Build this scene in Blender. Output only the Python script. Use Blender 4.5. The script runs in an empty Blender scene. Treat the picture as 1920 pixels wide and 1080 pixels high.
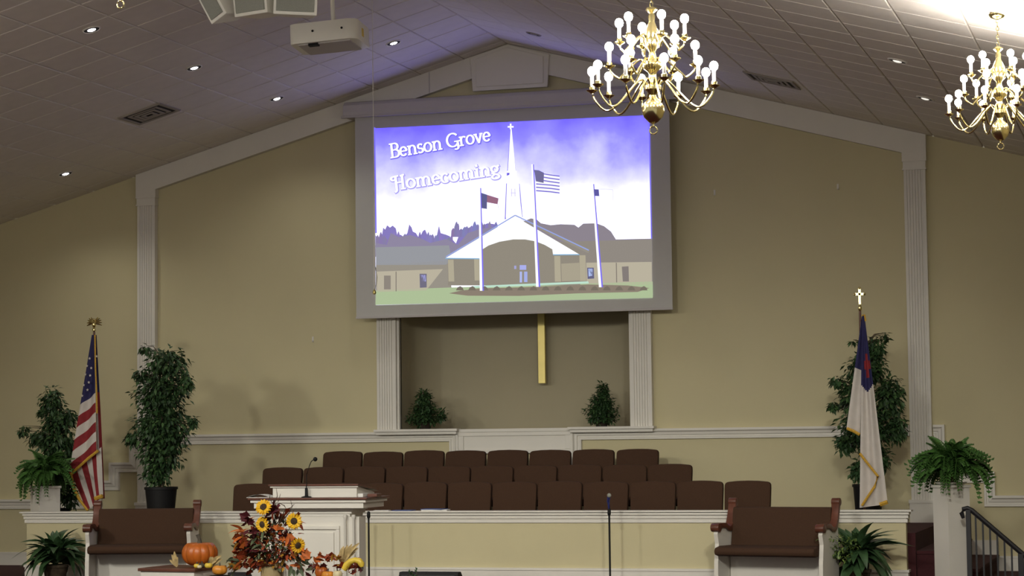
import bpy, bmesh, math, random
from mathutils import Vector, Matrix, Euler
random.seed(7)
R = math.radians
sc = bpy.context.scene
COL = sc.collection

# ------------------------------------------------------------------ camera
CAM = Vector((7.947, -26.32, 1.6154)); FPX = 4070.94
yaw, pitch, roll = R(16.822), R(3.98665), R(-0.6883)
_f = Vector((-math.sin(yaw)*math.cos(pitch), math.cos(yaw)*math.cos(pitch), math.sin(pitch)))
_r0 = Vector((math.cos(yaw), math.sin(yaw), 0)); _u0 = _r0.cross(_f)
_r = _r0*math.cos(roll) + _u0*math.sin(roll)
_u = -_r0*math.sin(roll) + _u0*math.cos(roll)
cd = bpy.data.cameras.new('camera'); cam = bpy.data.objects.new('camera', cd); COL.objects.link(cam)
cd.sensor_width = 36; cd.lens = FPX/1920*36; cd.clip_start = .1; cd.clip_end = 200
M3 = Matrix((_r, _u, -_f)).transposed()
cam.matrix_world = Matrix.Translation(CAM) @ M3.to_4x4()
sc.camera = cam

def at(px, py, Y):
    d = _f*FPX + _r*(px-960) - _u*(py-540)
    return CAM + d*((Y-CAM.y)/d.y)
def pix(P):
    d = Vector(P)-CAM; z = d.dot(_f)
    return 960+FPX*d.dot(_r)/z, 540-FPX*d.dot(_u)/z

# ------------------------------------------------------------------ world, lights, exposure
w = bpy.data.worlds.new('room_ambient'); sc.world = w; w.use_nodes = True
w.node_tree.nodes['Background'].inputs[0].default_value = (1.0, .985, .89, 1)
w.node_tree.nodes['Background'].inputs[1].default_value = .43
sc.view_settings.view_transform = 'Standard'; sc.view_settings.look = 'None'
sc.view_settings.exposure = 0; sc.view_settings.gamma = 1; sc.view_settings.use_curve_mapping = False
DOWNLIGHT_W = 32.0      # recessed ceiling lamps
FILL_W = 4000.0          # total power of the added fill spots
BULB = 140.0
def lamp(kind, name, loc, power, col=(1, .975, .86), **kw):
    l = bpy.data.lights.new(name, kind); l.energy = power; l.color = col
    for k, v in kw.items(): setattr(l, k, v)
    o = bpy.data.objects.new(name, l); COL.objects.link(o); o.location = loc; return o
for x, y in ((-6.5, -15.0), (-2.2, -15.5), (2.2, -15.5), (6.5, -15.0)):      # unseen fill spots, added to brighten the platform and low wall
    p = Vector((x, y, 4.6)); o = lamp('SPOT', 'fill_spot', p, FILL_W/4*(1.22 if x > 0 else .98), spot_size=R(54), spot_blend=1.0, shadow_soft_size=.30)
    o.rotation_euler = (Vector((x*.72, -4.6, -.1))-p).to_track_quat('-Z', 'Y').to_euler()

# ------------------------------------------------------------------ materials
def lin(c):
    return tuple(((v/255)/12.92 if v/255 <= .04045 else ((v/255+.055)/1.055)**2.4) for v in c)
def mat(name, col, rough=.6, metal=0, var=.08, scale=6, bump=0, bscale=80, spec=.5, sheen=0, emit=None, es=1):
    m = bpy.data.materials.new(name); m.use_nodes = True
    nt = m.node_tree; b = nt.nodes['Principled BSDF']
    b.inputs['Roughness'].default_value = rough; b.inputs['Metallic'].default_value = metal
    b.inputs['Specular IOR Level'].default_value = spec
    if sheen: b.inputs['Sheen Weight'].default_value = sheen
    tc = nt.nodes.new('ShaderNodeTexCoord')
    if var:
        n = nt.nodes.new('ShaderNodeTexNoise'); n.inputs['Scale'].default_value = scale; n.inputs['Detail'].default_value = 4
        nt.links.new(tc.outputs['Object'], n.inputs['Vector'])
        r = nt.nodes.new('ShaderNodeValToRGB')
        r.color_ramp.elements[0].position = .3; r.color_ramp.elements[1].position = .7
        r.color_ramp.elements[0].color = tuple(max(0, v*(1-var)) for v in col)+(1,)
        r.color_ramp.elements[1].color = tuple(min(1, v*(1+var)) for v in col)+(1,)
        nt.links.new(n.outputs['Fac'], r.inputs['Fac']); nt.links.new(r.outputs['Color'], b.inputs['Base Color'])
    else: b.inputs['Base Color'].default_value = tuple(col)+(1,)
    if bump:
        n2 = nt.nodes.new('ShaderNodeTexNoise'); n2.inputs['Scale'].default_value = bscale; n2.inputs['Detail'].default_value = 3
        nt.links.new(tc.outputs['Object'], n2.inputs['Vector'])
        bp = nt.nodes.new('ShaderNodeBump'); bp.inputs['Strength'].default_value = bump; bp.inputs['Distance'].default_value = .01
        nt.links.new(n2.outputs['Fac'], bp.inputs['Height']); nt.links.new(bp.outputs['Normal'], b.inputs['Normal'])
    if emit:
        b.inputs['Emission Color'].default_value = tuple(emit)+(1,); b.inputs['Emission Strength'].default_value = es
    return m
M = {}
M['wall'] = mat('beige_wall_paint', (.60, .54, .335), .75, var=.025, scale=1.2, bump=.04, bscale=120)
M['white'] = mat('white_trim_paint', (.74, .71, .65), .5, var=.02, scale=3)
M['tile'] = mat('ceiling_tile', (.80, .755, .69), .9, var=.03, scale=5, bump=.25, bscale=180)
M['tbar'] = mat('ceiling_grid_metal', (.88, .85, .78), .45, var=0)
M['carpet'] = mat('burgundy_carpet', (.052, .010, .013), .95, var=.25, scale=120, bump=.3, bscale=300)
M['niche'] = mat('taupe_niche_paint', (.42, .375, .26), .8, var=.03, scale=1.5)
M['brown'] = mat('brown_upholstery', (.062, .032, .019), .9, var=.12, scale=140, bump=.15, bscale=350, spec=.2)
M['wood'] = mat('dark_cherry_wood', (.115, .038, .022), .35, var=.3, scale=9)
M['gold'] = mat('polished_brass', (.86, .74, .36), .2, 1, var=.06, scale=8)
M['dullbrass'] = mat('satin_brass', (.60, .50, .19), .42, .85, var=.06, scale=6)
M['black'] = mat('black_plastic', (.008, .008, .009), .6, var=.1, spec=.25)
M['iron'] = mat('black_iron_paint', (.006, .0055, .009), .5, var=.1)
M['grille'] = mat('grey_speaker_cloth', (.30, .31, .27), .9, var=.1, scale=200)
M['plastic'] = mat('white_plastic', (.87, .86, .78), .4, var=.02)
M['screen'] = mat('projection_fabric', (.55, .54, .52), .85, var=.01)
M['greyplast'] = mat('grey_case_enamel', (.52, .49, .48), .55, var=.02)
M['leaf'] = mat('ficus_leaf', (.030, .072, .024), .5, var=.5, scale=9)
M['leaf2'] = mat('ficus_leaf_light', (.055, .115, .035), .5, var=.4, scale=9)
M['fern'] = mat('fern_leaf', (.06, .15, .03), .5, var=.4, scale=14)
M['broad'] = mat('broad_leaf', (.042, .092, .036), .35, var=.45, scale=12)
M['broad2'] = mat('variegated_leaf', (.16, .24, .06), .4, var=.5, scale=30)
M['bark'] = mat('tree_bark', (.07, .05, .03), .9, var=.3, scale=20)
M['soil'] = mat('pot_soil', (.03, .022, .015), 1, var=.3, scale=40)
M['red'] = mat('flag_red', (.24, .014, .02), .8, var=.1, scale=20)
M['fwhite'] = mat('flag_white', (.62, .57, .53), .8, var=.04, scale=12)
M['blue'] = mat('flag_blue', (.018, .016, .085), .8, var=.15, scale=20)
M['fringe'] = mat('gold_fringe', (.62, .36, .04), .7, var=.25, scale=90)
M['pumpkin'] = mat('pumpkin_skin', (.43, .105, .012), .36, var=.18, scale=7)
M['stem'] = mat('pumpkin_stem', (.07, .06, .045), .85, var=.3, scale=30)
M['gyellow'] = mat('yellow_gourd', (.72, .52, .06), .4, var=.2, scale=10)
M['gwhite'] = mat('cream_gourd', (.66, .58, .36), .45, var=.12, scale=10)
M['gorange'] = mat('small_pumpkin_orange', (.66, .26, .03), .4, var=.2, scale=12)
M['husk'] = mat('dry_corn_husk', (.42, .31, .14), .8, var=.3, scale=25)
M['petal'] = mat('sunflower_petal', (.80, .47, .015), .6, var=.2, scale=25)
M['disc'] = mat('sunflower_disc', (.045, .026, .012), .9, var=.5, scale=60)
M['lorange'] = mat('autumn_leaf_orange', (.50, .12, .02), .6, var=.35, scale=18)
M['lrust'] = mat('autumn_leaf_rust', (.30, .05, .015), .6, var=.35, scale=18)
M['lburg'] = mat('autumn_leaf_burgundy', (.09, .012, .018), .6, var=.35, scale=18)
M['lgold'] = mat('autumn_leaf_gold', (.46, .24, .03), .6, var=.35, scale=18)
M['lgreen'] = mat('eucalyptus_leaf', (.09, .115, .06), .6, var=.35, scale=18)
M['twig'] = mat('curly_twig', (.07, .04, .022), .8, var=.3, scale=30)
M['vase'] = mat('tan_ceramic', (.42, .33, .17), .55, var=.1, scale=8)
M['paper'] = mat('paper', (.78, .77, .74), .8, var=.02)
M['bookblue'] = mat('blue_cover', (.06, .10, .28), .6, var=.1)
M['micblue'] = mat('microphone_blue', (.04, .05, .22), .4, .3, var=.1)
M['bulb'] = mat('lit_bulb_glass', (1, 1, 1), .3, var=0, emit=(1, .93, .86), es=BULB)
M['dlbulb'] = mat('lit_downlight_lens', (1, 1, 1), .3, var=0, emit=(1, .95, 1.0), es=9)
M['dldim'] = mat('dim_downlight_lens', (1, 1, 1), .3, var=0, emit=(1, .95, .85), es=.9)
M['candle'] = mat('white_candle_sleeve', (.85, .84, .80), .5, var=.02)
M['vent'] = mat('vent_enamel', (.34, .30, .26), .6, var=.03)
M['dark'] = mat('dark_opening', (.02, .018, .015), .9, var=.1)

# ------------------------------------------------------------------ mesh helpers
class MB:
    def __init__(s): s.v = []; s.f = []; s.m = []
    def add(s, vs, fs, mi=0):
        o = len(s.v); s.v += [tuple(v) for v in vs]; s.f += [tuple(i+o for i in f) for f in fs]; s.m += [mi]*len(fs); return s
    def box(s, x0, x1, y0, y1, z0, z1, mi=0, rot=None, piv=None):
        vs = [Vector((x, y, z)) for z in (z0, z1) for y in (y0, y1) for x in (x0, x1)]
        if rot:
            E = Euler(rot).to_matrix(); c = Vector(piv) if piv else Vector(((x0+x1)/2, (y0+y1)/2, (z0+z1)/2))
            vs = [c+E@(v-c) for v in vs]
        return s.add(vs, [(0, 2, 3, 1), (4, 5, 7, 6), (0, 1, 5, 4), (2, 6, 7, 3), (0, 4, 6, 2), (1, 3, 7, 5)], mi)
    def prism(s, poly, a0, a1, axis='y', mi=0):
        n = len(poly)
        def P(p, a): return {'y': (p[0], a, p[1]), 'x': (a, p[0], p[1]), 'z': (p[0], p[1], a)}[axis]
        vs = [P(p, a0) for p in poly]+[P(p, a1) for p in poly]
        fs = [tuple(range(n)), tuple(range(2*n-1, n-1, -1))]+[(i, i+n, (i+1) % n+n, (i+1) % n) for i in range(n)]
        return s.add(vs, fs, mi)
    def lathe(s, prof, seg=20, c=(0, 0, 0), mi=0):
        vs = []; fs = []
        for (r, z) in prof:
            for k in range(seg):
                a = 2*math.pi*k/seg; vs.append((c[0]+r*math.cos(a), c[1]+r*math.sin(a), c[2]+z))
        for i in range(len(prof)-1):
            for k in range(seg):
                k2 = (k+1) % seg
                fs.append((i*seg+k, i*seg+k2, (i+1)*seg+k2, (i+1)*seg+k))
        fs.append(tuple(range(seg-1, -1, -1))); fs.append(tuple((len(prof)-1)*seg+k for k in range(seg)))
        return s.add(vs, fs, mi)
    def tube(s, path, rad, seg=8, mi=0, closed=False):
        path = [Vector(p) for p in path]; n = len(path)
        if not hasattr(rad, '__len__'): rad = [rad]*n
        vs = []; fs = []
        ref = Vector((0, 0, 1))
        for i, p in enumerate(path):
            a = path[i-1] if (i > 0 or closed) else p; b = path[(i+1) % n] if (i < n-1 or closed) else p
            t = (b-a).normalized()
            q = ref if abs(t.dot(ref)) < .95 else Vector((1, 0, 0))
            x = t.cross(q).normalized(); y = t.cross(x).normalized()
            for k in range(seg):
                an = 2*math.pi*k/seg; vs.append(p+(x*math.cos(an)+y*math.sin(an))*rad[i])
        m = n if closed else n-1
        for i in range(m):
            for k in range(seg):
                k2 = (k+1) % seg; j = (i+1) % n
                fs.append((i*seg+k, i*seg+k2, j*seg+k2, j*seg+k))
        if not closed: fs += [tuple(range(seg-1, -1, -1)), tuple((n-1)*seg+k for k in range(seg))]
        return s.add(vs, fs, mi)
    def ball(s, c, r, seg=12, rings=8, mi=0, sz=1):
        prof = [(max(1e-4, r*math.sin(math.pi*i/rings)), -r*sz*math.cos(math.pi*i/rings)) for i in range(rings+1)]
        return s.lathe(prof, seg, c, mi)
    def build(s, name, mats, parent=None, smooth=False, bevel=0, recalc=True):
        me = bpy.data.meshes.new(name); me.from_pydata(s.v, [], s.f)
        if not isinstance(mats, (list, tuple)): mats = [mats]
        for m in mats: me.materials.append(m)
        for p, i in zip(me.polygons, s.m): p.material_index = i
        if recalc or bevel:
            bm = bmesh.new(); bm.from_mesh(me)
            if recalc: bmesh.ops.recalc_face_normals(bm, faces=bm.faces)
            if bevel: bmesh.ops.bevel(bm, geom=[e for e in bm.edges if e.calc_face_angle(0) > .5], offset=bevel, segments=2, affect='EDGES', profile=.6)
            bm.to_mesh(me); bm.free()
        if smooth:
            for p in me.polygons: p.use_smooth = True
            try: me.set_sharp_from_angle(angle=R(40))
            except Exception: pass
        o = bpy.data.objects.new(name, me); COL.objects.link(o)
        if parent: o.parent = parent
        return o
def tag(o, label=None, cat=None, group=None, kind=None):
    if label: o['label'] = label
    if cat: o['category'] = cat
    if group: o['group'] = group
    if kind: o['kind'] = kind
    return o
def struct(o): o['kind'] = 'structure'; return o
def empty(name, loc=(0, 0, 0), rz=0, label=None, cat=None, group=None):
    o = bpy.data.objects.new(name, None); COL.objects.link(o); o.location = loc; o.rotation_euler = (0, 0, rz); o.empty_display_size = .1
    return tag(o, label, cat, group)
def link(name, me, parent=None, loc=(0, 0, 0), rot=(0, 0, 0), scl=(1, 1, 1)):
    o = bpy.data.objects.new(name, me); COL.objects.link(o); o.parent = parent
    o.location = loc; o.rotation_euler = rot; o.scale = scl; return o
def copy_tree(o, parent=None):
    c = o.copy(); COL.objects.link(c); c.parent = parent
    for ch in list(o.children): copy_tree(ch, c)
    return c
def arc(cx, cy, rx, ry, a0, a1, n=16):
    return [(cx+rx*math.cos(R(a0+(a1-a0)*i/n)), cy+ry*math.sin(R(a0+(a1-a0)*i/n))) for i in range(n+1)]

# ------------------------------------------------------------------ dimensions of the hall
ZR, SL = 6.647, .2744            # ridge height, roof slope
W, I = 5.225, 4.943              # pilaster outer / inner edges
HW = 9.2                         # half width of the hall
NW, NO = 1.52, 1.81              # niche opening / niche column outer edge
NB, NT = 1.74, 4.3               # niche sill and head
def roof(x): return ZR-SL*abs(x)

# ------------------------------------------------------------------ setting
mb = MB()   # back wall with niche opening
mb.add([(-HW, 0, -.6), (-NW, 0, -.6), (-NW, 0, roof(NW)), (-HW, 0, roof(HW))], [(0, 1, 2, 3)])
mb.add([(NW, 0, -.6), (HW, 0, -.6), (HW, 0, roof(HW)), (NW, 0, roof(NW))], [(0, 1, 2, 3)])
mb.add([(-NW, 0, NT), (NW, 0, NT), (NW, 0, roof(NW)), (0, 0, ZR), (-NW, 0, roof(NW))], [(0, 1, 2, 3, 4)])
mb.add([(-NW, 0, -.6), (NW, 0, -.6), (NW, 0, NB), (-NW, 0, NB)], [(0, 1, 2, 3)])
wall_back = struct(mb.build('wall_back', M['wall'], recalc=False))
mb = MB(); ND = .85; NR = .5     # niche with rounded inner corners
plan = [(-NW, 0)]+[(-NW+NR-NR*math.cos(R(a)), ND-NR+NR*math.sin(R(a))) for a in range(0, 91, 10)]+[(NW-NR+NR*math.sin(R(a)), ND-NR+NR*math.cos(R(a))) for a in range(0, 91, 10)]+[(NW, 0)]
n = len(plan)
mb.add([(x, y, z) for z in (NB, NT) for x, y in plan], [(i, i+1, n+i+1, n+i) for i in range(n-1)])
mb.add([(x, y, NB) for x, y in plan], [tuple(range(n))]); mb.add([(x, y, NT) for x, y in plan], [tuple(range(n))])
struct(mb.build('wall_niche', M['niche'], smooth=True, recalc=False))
for sgn, nm in ((-1, 'wall_left'), (1, 'wall_right')):
    mb = MB(); x = sgn*HW
    mb.box(min(x, x+sgn*.15), max(x, x+sgn*.15), -17, 0, -.6, roof(HW)+.02)
    struct(mb.build(nm, M['wall']))

# ceiling: white grid backing, tiles as pieces
mb = MB(); T = .022; YE = -17.0
for sgn in (-1, 1):
    mb.add([(0, 0, ZR+T), (0, YE, ZR+T), (sgn*(HW+.2), YE, roof(HW+.2)+T), (sgn*(HW+.2), 0, roof(HW+.2)+T),
            (0, 0, ZR+T+.1), (0, YE, ZR+T+.1), (sgn*(HW+.2), YE, roof(HW+.2)+T+.1), (sgn*(HW+.2), 0, roof(HW+.2)+T+.1)],
           [(0, 1, 2, 3), (4, 5, 6, 7), (0, 1, 5, 4), (2, 3, 7, 6), (1, 2, 6, 5), (0, 3, 7, 4)])
ceiling = struct(mb.build('ceiling', M['tbar']))
PX, PY, GAP = .590, .611, .013
def tile_mesh():
    ang = math.atan(SL); L = PX/math.cos(ang)
    a, b = L/2-GAP/2, PY/2-GAP/2; c = .008
    mb = MB()
    vs = [(-a, -b, T), (a, -b, T), (a, b, T), (-a, b, T), (-a, -b, c), (a, -b, c), (a, b, c), (-a, b, c),
          (-a+c, -b+c, 0), (a-c, -b+c, 0), (a-c, b-c, 0), (-a+c, b-c, 0)]
    fs = [(8, 11, 10, 9)]+[(i, (i+1) % 4, (i+1) % 4+4, i+4) for i in range(4)]+[(i+4, (i+1) % 4+4, (i+1) % 4+8, i+8) for i in range(4)]
    return mb.add(vs, fs)
tm = tile_mesh()
tile_me = None; cand = []
for sgn in (-1, 1):
    for i in range(15):
        for j in range(-1, 26):
            x = sgn*(i+.5)*PX; y = -(.31+PY*(j+.5))
            if y > 0: continue
            P = Vector((x, y, roof(x)))
            if abs(x) > HW-.2: continue
            q = pix(P); infr = -40 < q[0] < 1960 and -40 < q[1] < 1120
            d = (P-CAM).length
            n = Vector((sgn*SL, 0, 1)).normalized(); area = abs((P-CAM).normalized().dot(n))/d**2
            cand.append((0 if infr else 1, -area, sgn, x, y))
cand.sort(); rest = MB()
for k, (infr, a, sgn, x, y) in enumerate(cand):
    rot = (0, sgn*math.atan(SL), 0); P = Vector((x, y, roof(x)))
    if k < 300 and infr == 0:
        if tile_me is None:
            o = tm.build('ceiling_tile', M['tile'], ceiling); tile_me = o.data; o.location = P; o.rotation_euler = rot
        else: link('ceiling_tile', tile_me, ceiling, P, rot)
    else:
        E = Euler(rot).to_matrix(); rest.add([P+E@Vector(v) for v in tm.v], tm.f)
rest.build('ceiling_tiles', M['tile'], ceiling)['kind'] = 'stuff'

# floors
mb = MB(); mb.box(-HW, HW, -7.4, 0, -.5, 0); struct(mb.build('floor_platform', M['carpet']))
mb = MB(); mb.box(-HW, HW, -34, -7.4, -.75, -.55); struct(mb.build('floor', M['carpet']))
mb = MB()
mb.box(-5.24, -3.2, -2.84, 0, 0, .57); mb.box(-5.75, -5.24, -2.02, 0, 0, .57); mb.box(3.95, 5.3, -2.84, 0, 0, .57)
mb.box(-3.2, 3.95, -2.84, -1.83, 0, .28); mb.box(-3.2, 3.95, -1.83, -.98, 0, .46); mb.box(-3.2, 3.95, -.98, 0, 0, .64)
struct(mb.build('floor_choir', M['carpet']))
stair = empty('stairs', (5.3, -1.4, 0)); struct(stair)
for k, (x0, x1, z) in enumerate([(5.3, 5.62, .38), (5.62, 5.93, .19)]):
    m2 = MB(); m2.box(x0-5.3, x1-5.3+.025, -1.4, 1.4, z-.04, z); m2.box(x0-5.3, x1-5.3, -1.39, 1.39, 0, z-.04)
    m2.build('step', M['carpet'], stair, bevel=.01)

# ---- mouldings swept along a path in the wall plane
def sweep_rail(name, pts, prof, Y=0):
    """pts: (x,z) path; prof: (offset below path, proud) pairs"""
    n = len(pts); dirs = []
    for i in range(n-1):
        d = Vector((pts[i+1][0]-pts[i][0], pts[i+1][1]-pts[i][1])).normalized(); dirs.append(d)
    mb = MB(); rows = []
    for i in range(n):
        a = dirs[max(0, i-1)]; b = dirs[min(n-2, i)]
        na = Vector((a.y, -a.x)); nb = Vector((b.y, -b.x)); m = (na+nb).normalized(); k = 1/max(.3, m.dot(na))
        rows.append([(pts[i][0]+m.x*k*o, Y-p, pts[i][1]+m.y*k*o) for o, p in prof])
    L = len(prof); vs = [v for r in rows for v in r]; fs = []
    for i in range(n-1):
        for j in range(L-1): fs.append((i*L+j, i*L+j+1, (i+1)*L+j+1, (i+1)*L+j))
    fs += [tuple(range(L)), tuple((n-1)*L+j for j in range(L-1, -1, -1))]
    mb.add(vs, fs); o = mb.build(name, M['white']); return struct(o)
RP = [(0, -.002), (0, .075), (.028, .075), (.045, .05), (.075, .045), (.082, .03), (.10, .03), (.107, .042), (.128, .042), (.134, .015), (.134, -.002)]
ZL = 1.728
sweep_rail('trim_1', [(-I, ZL), (-.885, ZL), (-.885+.155, ZL), (-.73, 1.1)], RP) if False else None
# platform rail: left run turning down beside the sill panel, and right run
sweep_rail('trim_1', [(-I, ZL), (-.73, ZL), (-.73, 1.0)], RP)
sweep_rail('trim_2', [(.75, 1.0), (.75, ZL), (I, ZL)], RP)
sweep_rail('trim_3', [(-HW, .885), (-5.90, .885), (-5.90, 1.13), (-5.64, 1.13), (-5.64, 1.37), (-5.34, 1.37), (-5.34, 1.728), (-W, 1.728)], RP)
sweep_rail('trim_4', [(W, 1.728), (5.36, 1.728), (5.36, 1.37), (5.62, 1.37), (5.62, 1.165), (5.93, 1.165), (5.93, .885), (HW, .885)], RP)
# baseboards on the back wall, outer parts
for nm, x0, x1 in (('baseboard_left', -HW, -5.9), ('baseboard_right', 5.95, HW)):
    mb = MB(); mb.box(x0, x1, -.022, 0, 0, .15); mb.box(x0, x1, -.032, 0, .15, .175)
    if nm.endswith('right'):
        for k, (a, b, z) in enumerate([(5.62, 5.95, .19), (5.33, 5.62, .38)]): mb.box(a, b, -.022, 0, z, z+.17)
    struct(mb.build(nm, M['white']))

# sill panel under the niche, with recessed field, and sill caps for the columns
mb = MB()
mb.box(-.73, .75, -.05, 0, 1.45, NB-.02); mb.box(-.73, .75, -.075, 0, NB-.03, NB+.012)
for a, b, c, d in ((-.73, .75, 1.66, 1.71), (-.73, .75, 1.44, 1.49), (-.73, -.66, 1.49, 1.66), (.68, .75, 1.49, 1.66)):
    mb.box(a, b, -.068, -.05, c, d)
struct(mb.build('trim_5', M['white'], bevel=.006))
for k, (a, b) in enumerate(((-1.84, -.715), (.735, 1.84))):
    mb = MB(); mb.box(a, b, -.16, .02, NB-.012, NB+.02); mb.box(a+.02, b-.02, -.13, .0, NB-.05, NB-.012)
    struct(mb.build('trim_%d' % (6+k), M['white'], bevel=.004))
mb = MB(); mb.box(-NO-.1, NO+.1, -.12, 0, NT-.05, NT+.22); struct(mb.build('trim_8', M['white'], bevel=.01))

# fluted pilasters
def fluted(x0, x1, nfl, z0, z1, depth, mb, inset=.03, Y=0):
    d = depth; wd = x1-x0; fw = (wd-2*inset)/nfl; prof = [(x0, Y), (x0, Y-d)]
    for i in range(nfl):
        a = x0+inset+i*fw
        prof += [(a+fw*.12, Y-d), (a+fw*.28, Y-d+.013), (a+fw*.72, Y-d+.013), (a+fw*.88, Y-d)]
    prof += [(x1, Y-d), (x1, Y)]
    n = len(prof); vs = [(p[0], p[1], z) for z in (z0, z1) for p in prof]
    mb.add(vs, [(i, (i+1) % n, (i+1) % n+n, i+n) for i in range(n)]+[tuple(range(n)), tuple(range(2*n-1, n-1, -1))])
zc = .5*(at(280, 369, 0).z+at(1716, 304, 0).z)
k = 9
for sgn in (-1, 1):
    a, b = (-W, -I) if sgn < 0 else (I, W)
    mb = MB()
    fluted(a+.012, b-.012, 6, .4, zc-.10, .085, mb)
    mb.box(a+.006, b-.006, -.092, 0, zc-.10, zc); mb.box(a-.002, b+.002, -.104, 0, zc-.115, zc-.098); mb.box(a-.004, b+.004, -.108, 0, zc-.014, zc)
    mb.box(a-.01, b+.01, -.105, 0, 0, .82); mb.box(a-.02, b+.02, -.115, 0, .80, .84)
    struct(mb.build('trim_%d' % k, M['white'])); k += 1
for sgn in (-1, 1):
    a, b = (-NO, -NW-.03) if sgn < 0 else (NW+.03, NO)
    mb = MB(); fluted(a, b, 6, NB+.02, NT+.18, .10, mb)
    e = -NW if sgn < 0 else NW
    mb.box(min(e, b if sgn < 0 else a), max(e, b if sgn < 0 else a), -.06, .03, NB+.02, NT+.1)
    struct(mb.build('trim_%d' % k, M['white'])); k += 1
# gable boards, capital blocks, peak board
for sgn in (-1, 1):
    mb = MB(); th = .285
    poly = [(0, ZR-.004), (sgn*(W+.004), roof(W)-.004), (sgn*(W+.004), zc), (sgn*(I-.004), zc), (sgn*(I-.004), roof(I)-th), (0, ZR-th)]
    mb.prism(poly, -.10, 0)
    struct(mb.build('trim_%d' % k, M['white'])); k += 1
for xx in (805,):
    p = at(xx, 160, -.1).x
    mb = MB(); mb.box(p-.006, p+.006, -.106, -.095, roof(p)-.28, roof(p)-.01); struct(mb.build('trim_%d' % k, M['greyplast'])); k += 1
pl, pr = at(886, 171, -.13).x, at(1026, 163, -.13).x
zb = at(956, 167, -.13).z
mb = MB(); mb.prism([(pl, zb), (pr, zb), (pr+.03, roof(pr)-.03), (0, ZR-.01), (pl-.03, roof(pl)-.03)], -.13, -.09)
mb.prism([(pl+.05, zb+.05), (pr-.05, zb+.05), (pr-.045, roof(pr)-.05), (0, ZR-.05), (pl+.045, roof(pl)-.05)], -.145, -.12)
struct(mb.build('trim_%d' % k, M['white'], bevel=.008)); k += 1

# low wall in front of the choir
mb = MB(); mb.box(-5.22, 5.22, -2.98, -2.86, 0, .7); struct(mb.build('wall_front', M['wall']))
mb = MB()
mb.box(-5.225, 5.225, -2.986, -2.854, .69, .81)
for e_, y_, z0_, z1_ in ((.015, -3.000, .686, .724), (.024, -3.009, .733, .763), (.034, -3.020, .771, .796), (.06, -3.046, .803, .82)): mb.box(-5.225-e_, 5.225+e_, y_, -2.84-e_*.6, z0_, z1_)
struct(mb.build('trim_%d' % k, M['white'])); k += 1
mb = MB(); mb.box(-5.235, 5.235, -3.0, -2.85, 0, .16); mb.box(-5.245, 5.245, -3.012, -2.84, .16, .187)
struct(mb.build('baseboard_front', M['white']))

# ------------------------------------------------------------------ projection screen
YS = -.30
scr = empty('projection_screen', (0, YS, 3.19), label='large grey projection screen showing a white steepled church under a violet sky', cat='screen')
def sp(px, py, lay=0):
    p = at(px, py, YS-.004-.0016*lay); return p-Vector((0, YS, 3.19))
c0, c1, c2, c3 = sp(667, 215), sp(1255, 187), sp(1261, 579.5), sp(668, 596.5)
xl, xr = c3.x, c2.x
mb = MB(); mb.box(xl, xr, 0, .004, 0, 2.70); mb.build('fabric', M['screen'], scr)
mb = MB(); mb.box(xl-.005, xr+.005, -.012, .016, -.012, .018); mb.build('weight_bar', M['greyplast'], scr, bevel=.004)
cz0 = at(660, 219, -.37).z-3.19
mb = MB(); prof = [(-.07, cz0), (.22, cz0), (.22, cz0+.20), (.02, cz0+.205), (-.04, cz0+.19), (-.075, cz0+.15), (-.09, cz0+.06), (-.085, cz0+.02)]
mb.prism(prof, at(643, 205, -.38).x, at(1268, 175, -.38).x, 'x'); mb.box(xl-.17, xr+.13, -.075, -.02, cz0-.010, cz0+.014)
mb.build('case', M['greyplast'], scr, bevel=.006)

EM = {}
def em(c, s=1.0):
    key = (c, s)
    if key not in EM:
        m = bpy.data.materials.new('projected_light_%d' % len(EM)); m.use_nodes = True; nt = m.node_tree
        b = nt.nodes['Principled BSDF']; b.inputs['Base Color'].default_value = (.02, .02, .02, 1); b.inputs['Specular IOR Level'].default_value = 0
        b.inputs['Emission Color'].default_value = lin(c)+(1,); b.inputs['Emission Strength'].default_value = s; EM[key] = m
    return EM[key]
pic = MB(); pmats = []
def pmi(m):
    if m not in pmats: pmats.append(m)
    return pmats.index(m)
def zc_(p): return (640+p[0]/2.7, 200+p[1]/2.7)
def poly(pts, col, lay, s=1.0):
    pts = [zc_(p) for p in pts]; mi = pmi(em(col, s))
    pic.add([sp(x, y, lay) for x, y in pts], [tuple(range(len(pts)))], mi)
def line(pts, wd, col, lay, s=1.0):
    mi = pmi(em(col, s))
    for a, b in zip(pts[:-1], pts[1:]):
        d = Vector((b[0]-a[0], b[1]-a[1])).normalized(); n = Vector((-d.y, d.x))*wd/2
        q = [(a[0]+n.x, a[1]+n.y), (b[0]+n.x, b[1]+n.y), (b[0]-n.x, b[1]-n.y), (a[0]-n.x, a[1]-n.y)]
        pic.add([sp(*zc_(p), lay) for p in q], [(0, 1, 2, 3)], mi)
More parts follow.
